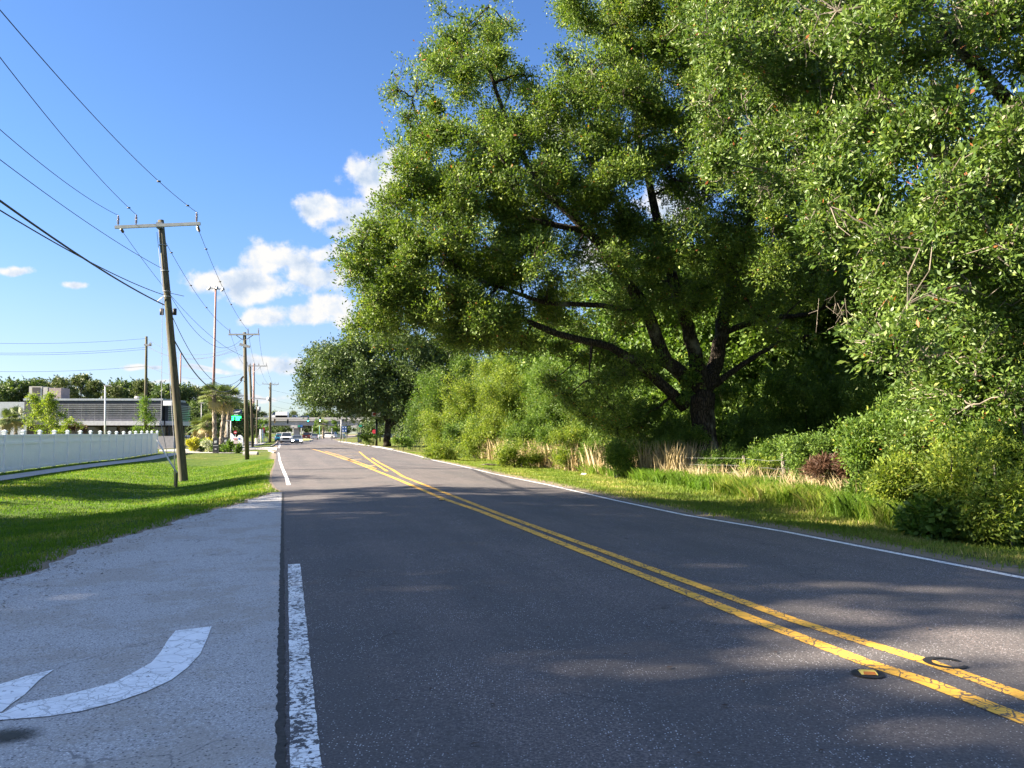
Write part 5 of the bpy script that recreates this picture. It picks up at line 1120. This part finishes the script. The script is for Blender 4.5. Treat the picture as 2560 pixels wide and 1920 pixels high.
# woodland wall behind the oak: (display column, distance, scale, proto)
WL = [(1005, 86, .80, lime), (1090, 78, .85, wood2), (1150, 66, .80, wood), (1210, 58, .95, wood2), (1290, 52, 1.0, wood), (1380, 47, 1.0, wood2), (1470, 46, 1.05, wood), (1560, 43, 1.05, wood2), (1650, 44, 1.0, wood), (1740, 40, 1.05, wood2), (1830, 40, 1.0, wood), (1930, 38, 1.05, wood2), (2030, 34, 1.0, wood), (2140, 31, 1.05, wood2), (2260, 28, 1.0, wood), (1690, 34, .55, lime), (1180, 50, .62, lime), (1600, 56, 1.3, wood), (1850, 52, 1.4, wood), (2100, 44, 1.4, wood2), (1420, 60, 1.25, wood2)]
for i, (dx, Y, s, pr_) in enumerate(sorted(WL, key=lambda q: q[0])):
    put(pr_, dpx(dx, Y), s, i * 1.7, ORD[i] + ' tree from the left in the shaded woodland behind the big oak', 'woodland trees behind the big oak')
# pines behind the restaurant and along the left horizon
PL = [(8, 150, 968, pine2), (45, 150, 960, faro), (95, 158, 955, pine), (150, 150, 950, pine2), (197, 160, 943, pine), (232, 152, 957, pine), (283, 150, 968, pine2), (318, 155, 962, faro), (350, 150, 957, pine), (385, 150, 966, pine2), (425, 145, 970, faro), (460, 150, 975, pine), (492, 150, 972, pine2), (525, 150, 974, pine2), (565, 160, 1000, faro), (610, 165, 1015, faro), (-40, 150, 955, pine)]
for i, (px_, Y, pyt, pr_) in enumerate(sorted(PL, key=lambda q: q[0])):
    p_ = onground(px_, Y); h_ = rowz(pyt, Y) - p_.z; put(pr_, p_, h_ / (16 if pr_ is pine else 15 if pr_ is pine2 else 11), i * 2.1, ORD[i] + ' tree from the left on the skyline behind the grey building', 'skyline trees behind the building')
# trees under and beyond the overpass
for i, px_ in enumerate((560, 590, 630, 655, 690, 712, 735, 765, 790, 815, 840, 868, 900, 930, 960, 990)):
    Y = 345 + (i * 37) % 30; p_ = onground(px_, Y, 1090); put(faro if i % 3 else pine2, p_, (.9 if i % 3 else .75) * (1 + .12 * (i % 4 == 0)), i * 1.3, ORD[i] + ' tree from the left in the row beyond the overpass', 'trees beyond the overpass')
for i, (px_, Y, s) in enumerate(((935, 190, .75), (950, 175, .8), (1005, 150, .8), (1040, 140, .85))):
    put(faro, onground(px_, Y, 1100), s, i * 2.3, ORD[i] + ' bushy tree right of the overpass behind the dark oak', 'bushy trees behind the dark oak')
put(faro, onground(566, 122, 1104), .55, 1.0, 'dark round tree behind the price sign', 'trees around the signs'); put(faro, onground(590, 130, 1104), .5, 2.0, 'low dark tree behind the white double topped sign', 'trees around the signs')
put(faro, onground(520, 118, 1104), .52, 3.0, 'olive green tree behind the palm cluster', 'trees around the signs'); put(faro, onground(497, 125, 1104), .6, 4.0, 'dark tree left of the palm cluster behind the slim lamp post', 'trees around the signs')
for i, px_ in enumerate((650, 668, 795, 835)): put(lime, onground(px_, 245 + 8 * i, 1096), .75, i, ORD[i] + ' light green tree from the left under the overpass', 'light green trees under the overpass')
# trees on the far left whose shade falls over the pavement, out of the frame
shade = proto_tree('roadside_shade_tree', LM['wood'], 16, 6.2, 44, 40, 20, .28, .48, 31, trunkr=.4, low=.22)
SH = [(-30, 13.0, 1.14), (-30.5, 6, 1.24), (-31, -3.5, 1.24), (-28, -12, 1.15), (-41, 10, 1.15), (-42, -2, 1.2), (-36, -9, 1.1), (-35, 1, 1.12), (-33, 25.0, .80)]
for i, (x, y, s) in enumerate(SH): put(shade, Vector((x, y, gz(x, y))), s, i * 1.9, ORD[i] + ' tall shade tree beyond the fence left of the frame', 'shade trees left of the road')

# --- the dark live oak in the middle distance
mb_ = onground(968, 112, 1109); tr_mid = empty('live_oak_tree', mb_, 'dark round live oak at the bend on the right side of the road', 'tree')
def Mq(px, py, dY=0): return P(px, py, 112 + dY)
trunk_parts(tr_mid, mb_, [([mb_, Mq(969, 1080), Mq(972, 1050)], [.62, .45, .45]), ([Mq(972, 1055), Mq(930, 1000, 1), Mq(860, 950, 1)], [.36, .26, .1]), ([Mq(970, 1070), Mq(1000, 1045, -1), Mq(1040, 1000, -1)], [.28, .2, .1]), ([Mq(972, 1050), Mq(975, 990), Mq(970, 920)], [.4, .3, .12])])
MP = [(660, 800), (680, 770), (720, 748), (770, 735), (830, 720), (930, 722), (1010, 740), (1010, 860), (960, 900), (910, 905), (840, 895), (800, 885), (740, 880), (690, 885), (668, 868), (660, 830)]
bm_ = blobs_in(MP, 130, (106, 118), (1.3, 2.4), 70, .7, 1.6, seed=12)
foliage('crown', bm_, LM['dark'], tr_mid, K=20, size=.36, spread=.75, wd=.45, origin=mb_, holes=.45)
# vine-wrapped small tree
def pbush(name, label, cat, dx, dy, rdx, rdy, Y, leafm, n=60, K=22, size=.10, sub=5, seed=0, group=None, spread=.22, holes=.5, ground=True, **kw):
    rnd = random.Random(seed + int(dx)); rx, rz = rdx * 1.1573 / F * Y, rdy * 1.1573 / F * Y; c = D(dx, dy, Y); base = Vector((c.x, c.y, gz(c.x, c.y))); zl = base.z
    bl_ = []
    for i in range(sub):
        f_ = rnd.uniform(-.8, .8); h = rnd.uniform(-.75, .75); s_ = rnd.uniform(.22, .46) if sub > 9 else rnd.uniform(.3, .55); cc_ = (c.x + f_ * rx, c.y + rnd.uniform(-.6, .6) * rx, c.z + h * rz * (1 - .3 * abs(f_))); bl_.append((cc_, (rx * s_, rx * s_, rz * s_), n))
    for i in range(12):
        f_ = rnd.uniform(-1.0, 1.0); bl_.append(((c.x + f_ * rx, c.y + rnd.uniform(-.7, .5) * rx, c.z + rz * (rnd.uniform(.55, 1.2) - .5 * f_ * f_)), (rx * .07, rx * .07, rz * rnd.uniform(.18, .38)), max(5, n // 8)))
    if ground and c.z - rz > zl: bl_ += [((c.x, c.y, (zl + c.z) / 2), (rx * .6, rx * .6, (c.z - zl) / 2), n)]
    return plant(name, label, cat, base, bl_, leafm, group, K, size, spread, clip=lambda C, z=zl: C[:, 2] > z + .05, holes=holes, **kw)
SHN = 1.0
G1 = 'sunlit shrubs along the right verge'
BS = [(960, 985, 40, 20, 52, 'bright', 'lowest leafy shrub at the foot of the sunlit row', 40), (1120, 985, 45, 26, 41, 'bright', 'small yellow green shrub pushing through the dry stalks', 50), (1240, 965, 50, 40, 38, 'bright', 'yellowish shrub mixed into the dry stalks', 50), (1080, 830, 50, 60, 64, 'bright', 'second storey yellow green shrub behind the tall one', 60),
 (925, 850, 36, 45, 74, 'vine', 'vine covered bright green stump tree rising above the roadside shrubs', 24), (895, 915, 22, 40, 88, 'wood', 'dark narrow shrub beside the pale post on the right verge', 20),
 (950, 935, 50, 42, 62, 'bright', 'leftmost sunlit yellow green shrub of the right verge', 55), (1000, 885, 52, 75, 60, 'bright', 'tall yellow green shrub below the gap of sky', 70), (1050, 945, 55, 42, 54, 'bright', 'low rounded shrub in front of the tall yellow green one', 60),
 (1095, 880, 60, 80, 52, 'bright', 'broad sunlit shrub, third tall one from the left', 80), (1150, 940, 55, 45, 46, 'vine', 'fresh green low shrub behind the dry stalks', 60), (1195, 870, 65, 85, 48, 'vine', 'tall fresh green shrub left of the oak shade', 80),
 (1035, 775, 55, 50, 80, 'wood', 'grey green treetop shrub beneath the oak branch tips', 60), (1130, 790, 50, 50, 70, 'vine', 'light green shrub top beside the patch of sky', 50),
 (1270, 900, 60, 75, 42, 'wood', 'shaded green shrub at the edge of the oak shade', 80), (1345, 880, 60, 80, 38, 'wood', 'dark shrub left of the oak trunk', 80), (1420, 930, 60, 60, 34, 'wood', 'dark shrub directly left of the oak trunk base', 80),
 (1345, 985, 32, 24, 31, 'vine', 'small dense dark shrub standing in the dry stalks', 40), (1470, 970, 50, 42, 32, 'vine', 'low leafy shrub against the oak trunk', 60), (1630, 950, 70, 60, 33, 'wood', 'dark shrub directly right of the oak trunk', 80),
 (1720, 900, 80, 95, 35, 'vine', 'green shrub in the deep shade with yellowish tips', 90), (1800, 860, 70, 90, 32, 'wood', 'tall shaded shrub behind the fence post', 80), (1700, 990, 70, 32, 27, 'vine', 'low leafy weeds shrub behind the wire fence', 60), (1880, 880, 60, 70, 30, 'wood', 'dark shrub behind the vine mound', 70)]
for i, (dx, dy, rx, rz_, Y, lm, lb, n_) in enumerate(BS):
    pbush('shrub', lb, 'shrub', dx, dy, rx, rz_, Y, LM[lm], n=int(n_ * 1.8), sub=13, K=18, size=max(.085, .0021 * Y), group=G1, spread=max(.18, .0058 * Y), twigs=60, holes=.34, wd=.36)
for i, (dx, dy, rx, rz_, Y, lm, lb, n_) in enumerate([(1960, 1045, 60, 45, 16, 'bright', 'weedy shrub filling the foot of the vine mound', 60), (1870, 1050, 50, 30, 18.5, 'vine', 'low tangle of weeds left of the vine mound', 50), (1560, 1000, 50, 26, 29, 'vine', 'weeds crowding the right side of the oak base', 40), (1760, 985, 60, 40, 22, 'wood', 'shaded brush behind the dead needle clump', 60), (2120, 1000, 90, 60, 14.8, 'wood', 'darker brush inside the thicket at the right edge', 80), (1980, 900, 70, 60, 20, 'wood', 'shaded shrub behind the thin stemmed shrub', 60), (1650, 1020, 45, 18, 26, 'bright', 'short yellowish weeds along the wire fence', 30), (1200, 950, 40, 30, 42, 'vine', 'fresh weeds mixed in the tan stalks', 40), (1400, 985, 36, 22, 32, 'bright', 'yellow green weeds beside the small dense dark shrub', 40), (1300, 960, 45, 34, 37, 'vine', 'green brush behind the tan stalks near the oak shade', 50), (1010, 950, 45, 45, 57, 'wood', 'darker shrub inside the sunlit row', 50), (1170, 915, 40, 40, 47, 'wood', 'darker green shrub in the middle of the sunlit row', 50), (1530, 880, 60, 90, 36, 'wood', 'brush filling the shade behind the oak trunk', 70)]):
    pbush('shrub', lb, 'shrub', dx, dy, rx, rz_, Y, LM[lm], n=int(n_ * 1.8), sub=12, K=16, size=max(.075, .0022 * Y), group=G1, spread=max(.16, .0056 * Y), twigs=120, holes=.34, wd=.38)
# near right shrubs
pbush('shrub', 'vine covered mound leaning over the wire fence', 'shrub', 1895, 965, 72, 62, 18.5, LM['vine'], sub=14, n=140, K=18, size=.085, group=G1, spread=.16, holes=.32, stems=7, twigs=200)
pbush('shrub', 'thin stemmed shrub with bare lower stems right of the vine mound', 'shrub', 1985, 965, 75, 60, 17.5, LM['near'], sub=14, n=120, K=16, size=.075, group=G1, spread=.17, stems=8, twigs=260, ground=False)
pbush('shrub', 'broad leafy dark green weed clump on the grass verge', 'shrub', 2030, 1115, 62, 34, 13.2, LM['vine'], sub=14, n=45, K=10, size=.10, group=G1, spread=.15, wd=.7, stems=6, twigs=120)
pbush('shrub', 'tangled sunny shrub at the right edge of the picture', 'shrub', 2150, 1070, 100, 95, 12.8, LM['bright'], sub=14, n=150, K=18, size=.07, group=G1, spread=.17, holes=.3, stems=9, twigs=500)
pbush('shrub', 'dense bright shrub above the tangled one at the right edge', 'shrub', 2180, 950, 85, 75, 13.6, LM['vine'], sub=14, n=150, K=18, size=.07, group=G1, spread=.17, holes=.3, stems=5, twigs=300)
pbush('shrub', 'dry brown stemmed thicket left of the tangled shrub', 'shrub', 2070, 1000, 65, 65, 14.5, LM['bright'], sub=14, n=110, K=12, size=.07, group=G1, spread=.14, stems=9, twigs=500, holes=.2)
pbush('shrub', 'glossy small leaved shrub behind the palmetto fronds', 'shrub', 2120, 880, 90, 70, 16, LM['near'], n=130, K=18, size=.08, group=G1, spread=.14)
pbush('dead_needle_clump', 'reddish brown clump of dead needles hanging on the wire fence', 'dead brush', 1800, 1020, 34, 26, 19.5, LM['brown'], n=60, K=24, size=.14, wd=.10, spread=.10, stems=3, twigs=60)

# palmetto fans and palms
def fan(m_, c, d, size, n=16, droop=.25):
    """one fan leaf: pleated rays, returned as quads"""
    d = Vector(d).normalized(); s = d.cross(Vector((0, 0, 1))); s = s.normalized() if s.length > .01 else Vector((1, 0, 0)); u = s.cross(d); out = []
    for i in range(n):
        a = (i / (n - 1) - .5) * R(230); r = (d * math.cos(a) + s * math.sin(a)); w = u.cross(r).normalized() if u.cross(r).length > .01 else s
        L_ = size * (1 - .25 * abs(i / (n - 1) - .5)); tip = c + r * L_ + Vector((0, 0, -droop * L_ * random.uniform(.3, 1.2))); mid = c + r * L_ * .55; wd_ = size * .055
        out.append([c, mid + w * wd_, tip, mid - w * wd_])
    return out
def fan_plant(name, label, base, n, size, stemL, cat, trunk=0, tr=.17, group=None, leafm='palm', lean=(0, 0), skirt=0):
    t = empty(name, base, label, cat, group); Q = []; m = MB(); top = Vector((lean[0], lean[1], trunk))
    if trunk:
        seg = 14; pts = [top * (i / seg) for i in range(seg + 1)]; MB().tube(pts, [tr * (1.15 if i % 2 else .95) * (1.1 - .2 * i / seg) for i in range(seg + 1)], 12, rough=.08).build('trunk', M_PALMT, t)
    for i in range(n + skirt):
        a = random.uniform(0, 6.28); e = random.uniform(-.5, 1.45) if i < n else random.uniform(-1.3, -.6)
        d = Vector((math.cos(a) * math.cos(e), math.sin(a) * math.cos(e), math.sin(e))); c = top + d * stemL * random.uniform(.7, 1.1); m.tube([top, top + d * stemL * .5 + Vector((0, 0, .08)), c], .018 if trunk else .01, 4); Q += fan(None, c, d + Vector((0, 0, -.25)), size * random.uniform(.8, 1.1))
    m.build('leaf_stems', M_TWIG, t); V = np.array([[tuple(v) for v in q] for q in Q]); rnd_ = np.repeat(RNG.random(n + skirt) * .85, 16)[:len(V)]; 
    if skirt: rnd_[-16 * skirt:] = .98
    quads_mesh('fronds', V, rnd_, LM[leafm], t); return t
fan_plant('palmetto', 'fan palmetto fronds poking out beside the right edge shrubs', D(2130, 1010, 15) - Vector((0, 0, .6)), 12, .75, .8, 'palm')
for px_, Y, pyt, lb, ln in ((537.7, 85, 988, 'tallest palm, left trunk of the cluster', (-.25, 0)), (552, 86, 994, 'middle palm of the cluster, crown pushed right', (.3, .2)), (563.5, 88, 999, 'rightmost palm of the cluster beside the price sign', (.45, 0))):
    b = onground(px_, Y); h = rowz(pyt, Y) - b.z; fan_plant('cabbage_palm', lb, b, 30, .95, 1.15, 'palm', h, .22, 'cluster of tall palms', lean=ln, skirt=3)
for px_, Y, h, lb in ((497, 92, 2.6, 'short palm with yellowing fronds left of the tall palms'), (517, 90, 2.9, 'short bushy palm between lamp post and tall palms'), (20, 84, 3.3, 'dark palm behind the near end of the white fence'), (38, 88, 3.6, 'second dark palm behind the white fence')):
    fan_plant('short_palm', lb, onground(px_, Y), 26, .9, .8, 'palm', h, .18, 'short palms', skirt=5)
fan_plant('fan_palm', 'palm under the overpass beside the white van', onground(808, 235, 1096), 26, 1.6, 1.4, 'palm', 4.2, .35)
# landscaping shrubs on the left
for px_, py_, rx, rz_, Y, lm, lb in ((485, 1112, 13, 11, 77, 'yellow', 'round yellow leaved shrub at the driveway bed'), (505, 1113, 10, 8, 77, 'wood', 'dark reddish shrub between yellow and white shrubs'), (519, 1116, 14, 9, 76, 'white', 'white flowering shrub left of the directional sign'), (523, 1108, 8, 6, 78, 'yellow', 'yellow green shrub behind the white flowering one'), (554, 1122, 24, 5, 76, 'vine', 'long low clipped hedge in front of the directional signs'), (578, 1114, 12, 7, 78, 'vine', 'round green shrub at the right end of the bed'), (594, 1121, 6, 6, 74, 'wood', 'tiny green shrub by the small post sign'), (925, 1095, 24, 8, 108, 'vine', 'clipped hedge left of the dark oak trunk'), (1000, 1104, 22, 10, 84, 'vine', 'leafy ground shrub right of the dark oak trunk'), (1026, 1107, 8, 8, 95, 'wood', 'dark narrow bush beneath the dark oak')):
    pbush('shrub', lb, 'shrub', px_ / 1.1573, py_ / 1.1573, rx / 1.1573, rz_ / 1.1573, Y, LM[lm], n=34, K=16, size=.16, spread=.16, twigs=0, stems=3, group='landscaping shrubs')
# young trees behind the white fence
def ytree(label, px_, py_, rx, rz_, Y, lm):
    c = P(px_, py_, Y); base = Vector((c.x, Y, gz(c.x, Y))); sx, sz = rx / F * Y, rz_ / F * Y; bl_ = []
    for i in range(12): f_ = i / 11; bl_.append(((c.x + random.uniform(-.45, .45) * sx * (1.1 - f_), Y + random.uniform(-.5, .5) * sx, c.z - sz + 2 * sz * f_), (sx * (.6 - .32 * f_), sx * (.6 - .3 * f_), sz * .22), 26))
    plant('young_tree', label, 'tree', base, bl_, LM[lm], 'young trees behind the fence', 16, .16, .24, stems=3, stem_r=.05, twigs=120, part='crown', stemname='trunk', holes=.3)
ytree('bushy young tree with upright shoots behind the white fence, left one', 95, 1035, 46, 42, 72, 'bright'); ytree('slimmer young tree with upright shoots beside it', 132, 1035, 34, 44, 71, 'bright'); ytree('feathery bright green young tree in front of the louvres near the fence pole', 366, 1045, 42, 42, 79, 'vine')
pbush('shrub', 'low bright shrub tips showing above the white fence', 'shrub', 180 / 1.1573, 1068 / 1.1573, 22 / 1.1573, 16 / 1.1573, 70, LM['bright'], n=26, K=14, size=.14, spread=.2, twigs=30)
pbush('shrub', 'dark reddish shrub behind the white fence by the windows', 'shrub', 192 / 1.1573, 1072 / 1.1573, 20 / 1.1573, 9 / 1.1573, 74, LM['brown'], n=26, K=14, size=.14, spread=.2, twigs=0)

# ------------------------------------------------------------------ wire fence under the oak
wf = empty('wire_fence', G(1960, 1222), 'old farm wire fence with leaning wooden posts under the oak', 'fence'); wp = []
for dx, Y, h in ((1240, 40, 1.1), (1420, 31, 1.1), (1610, 26.5, 1.1), (1694, 24.2, 1.25), (1830, 20.5, 1.15), (1925, 18, 1.2), (2010, 16.4, 1.15), (2140, 14.6, 1.2)):
    b = D(dx, 1000, Y); b.z = gz(b.x, b.y); wp.append((b, h)); q = b - wf.location
    MB().tube([q, q + Vector((random.uniform(-.08, .08), 0, h))], [.06, .05], 8, rough=.05).build('post', M_BARK2, wf, smooth=True)
for k in range(4):
    m = MB()
    for (a, h), (c, h2) in zip(wp, wp[1:]): m.tube([x - wf.location for x in curved(a + Vector((0, 0, .25 + .25 * k)), c + Vector((0, 0, .25 + .25 * k)), 5, -.04, .02)], .004, 4)
    m.build('wire', M_GALV, wf)

# ------------------------------------------------------------------ grasses
def blades(name, fn, n, hr, wr, leafm, label, seed, lean=.35, tall=None):
    r_ = np.random.default_rng(seed); X, Y = fn(r_, n); Z = np.array([gz(a, b) for a, b in zip(X, Y)])
    h = r_.uniform(*hr, len(X)); 
    if tall is not None: h = h * tall(X, Y)
    w = r_.uniform(*wr, len(X)) * (1 + 0.012 * Y); a = r_.uniform(0, 6.28, len(X)); dl = r_.normal(size=(len(X), 2)) * lean
    b = np.stack([X, Y, Z - .005], 1); s = np.stack([np.cos(a), np.sin(a), np.zeros_like(a)], 1) * (w / 2)[:, None]
    tip = b + np.stack([dl[:, 0] * h, dl[:, 1] * h, h], 1); mid = b + np.stack([dl[:, 0] * h * .35, dl[:, 1] * h * .35, h * .6], 1)
    V = np.stack([b - s, b + s, mid + s * .8, tip, mid - s * .8], 1); pn = .5 + .5 * hole(b, 1.1) * 1.3 + .25 * hole(b + 7, 4.0); kp = r_.random(len(X)) < 1.25 - .55 * np.clip(hole(b + 3, 2.3) + .3, 0, 1) - .35 * (hole(b + 9, .7) > .42)
    o = quads_mesh(name, V[kp], (.55 * np.clip(pn, 0, 1) + .45 * r_.random(len(X)))[kp], LM[leafm], nv=5); return tagit(o, label, 'grass', kind='stuff')
def lawn_fn(r_, n):
    Y = 6 + 46 * r_.random(n) ** 1.7; xl = np.array([XL(y) for y in Y]); s = 17 * r_.random(n) ** 1.1; s = np.maximum(s, .10 + .5 * r_.random(n) ** 2); X = xl - s
    fx = np.array([fenceX(y) for y in Y]); sw = (X > fx + 1.1) & (X < fx + 2.8); k = (X > fx + .1) & ~sw; return X[k], Y[k]
blades('lawn_grass', lawn_fn, 210000, (.035, .075), (.010, .018), 'lawn', 'green mown lawn grass between the pavement and the white fence', 3)
def verge_fn(r_, n):
    Y = 5 + 70 * r_.random(n) ** 1.8; xr = np.array([XR(y) for y in Y]); s = .12 + 7.5 * r_.random(n) ** 1.1; k = r_.random(n) < np.clip((s - .1) / 1.3, .12, 1); return (xr + s)[k], Y[k]
blades('verge_grass', verge_fn, 170000, (.035, .085), (.010, .018), 'verge', 'yellow green rough grass on the right verge', 4, tall=lambda X, Y: 1 + 1.2 * np.clip(np.array([x - XR(y) for x, y in zip(X, Y)]) / 3.5 - .6, 0, 2))
def tall_fn(r_, n):
    n_c = 900; dY = 12 + 26 * r_.random(n_c) ** 1.2; off = np.interp(dY, [12, 16, 20, 26, 30, 40], [3.3, 3.6, 4.2, 4.2, 4.6, 5]); cx = np.array([XR(y) for y in dY]) + off + r_.random(n_c) * 2.2
    i = r_.integers(0, n_c, n); return cx[i] + r_.normal(size=n) * .12, dY[i] + r_.normal(size=n) * .12
blades('tall_grass', tall_fn, 62000, (.18, .58), (.010, .018), 'lawn', 'tall green grass tufts at the foot of the wire fence', 5, lean=.45)
def dry_fn(r_, n):
    n_c = 420; Y = 29 + 33 * r_.random(n_c); cx = np.array([XR(y) for y in Y]) + np.interp(Y, [29, 36, 45, 62], [5.2, 4.6, 4.2, 4.0]) + r_.random(n_c) * 2.6; i = r_.integers(0, n_c, n); return cx[i] + r_.normal(size=n) * .13, Y[i] + r_.normal(size=n) * .13
blades('dry_grass', dry_fn, 12000, (.4, 1.7), (.016, .03), 'straw', 'tall tan dry grass stalks in front of the right shrubs', 6, lean=.16)
def dry2_fn(r_, n):
    n_c = 60; Y = 13 + 16 * r_.random(n_c); cx = np.array([XR(y) for y in Y]) + 5.0 + r_.random(n_c) * 2; i = r_.integers(0, n_c, n); return cx[i] + r_.normal(size=n) * .15, Y[i] + r_.normal(size=n) * .15
blades('dry_grass', dry2_fn, 2500, (.3, .9), (.01, .02), 'straw', 'sparse tan stalks among the shrubs near the wire fence', 7, lean=.3)
# leafy ground cover filling the woodland floor
C_ = []
r_ = np.random.default_rng(8); n = 5200; Y = 22 + 60 * r_.random(n) ** 1.3; s = 6.5 + 26 * r_.random(n); X = np.array([XR(y) for y in Y]) + s; Z = np.array([gz(a, b) for a, b in zip(X, Y)])
ctr = np.stack([X, Y, Z + .35 * r_.random(n)], 1); ci = np.repeat(np.arange(n), 14); pp = ctr[ci] + r_.normal(size=(n * 14, 3)) * np.array([.3, .3, .15]); dr = unit(r_.normal(size=(n * 14, 3)) + np.array([0, 0, .5]))
o = quads_mesh('undergrowth', leafV(pp, dr, .16 * (0.7 + .6 * r_.random(n * 14)), .55, .6), r_.random(n * 14), LM['wood']); tagit(o, 'dark leafy undergrowth on the woodland floor behind the fence', 'undergrowth', kind='stuff')
# litter
for dx, dy, lb in ((1232, 1014, 'scrap of white litter on the verge near the dry stalks'), (1262, 1028, 'second white litter scrap nearer the road edge')):
    g_ = G(dx * 1.1573, dy * 1.1573); m = MB(); 
    for i in range(3): m.box((random.uniform(-.12, .12), random.uniform(-.1, .1), .04 + .02 * i), (.22, .16, .012), Matrix.Rotation(random.uniform(-.5, .5), 3, 'X') @ Matrix.Rotation(random.uniform(0, 3), 3, 'Z'))
    tagit(m.build('paper_litter', M_PANEL, loc=g_), lb, 'litter')
g_ = G(1232, 1166); m = MB().tube([(-.9, -.1, .04), (-.3, 0, .10), (.4, .1, .06), (1.0, .12, .12)], [.05, .06, .05, .03], 7, rough=.1); tagit(m.build('fallen_branch', M_BARK2, loc=g_, smooth=True), 'fallen brown branch lying on the verge beside the white line', 'branch')

n = 5200; Y = 62 + 70 * r_.random(n); X = -8 + 85 * r_.random(n) + (Y - 62) * .15; X = np.maximum(X, np.array([XR(y) for y in Y]) + 14); H_ = 7 + 3 * np.sin(X * .35) + 2 * np.sin(X * .9 + Y * .2)
Z = H_ * r_.random(n) ** .8; ctr = np.stack([X, Y, Z], 1); ci = np.repeat(np.arange(n), 22); pp = ctr[ci] + r_.normal(size=(n * 22, 3)) * .8; dr = unit(r_.normal(size=(n * 22, 3)))
o = quads_mesh('woodland', leafV(pp, dr, .42 * (.7 + .6 * r_.random(n * 22)), .6, .5), .6 * r_.random(n)[ci] + .4 * r_.random(n * 22), LM['wood']); tagit(o, 'far wood closing the view behind the roadside trees', 'wood', kind='stuff')
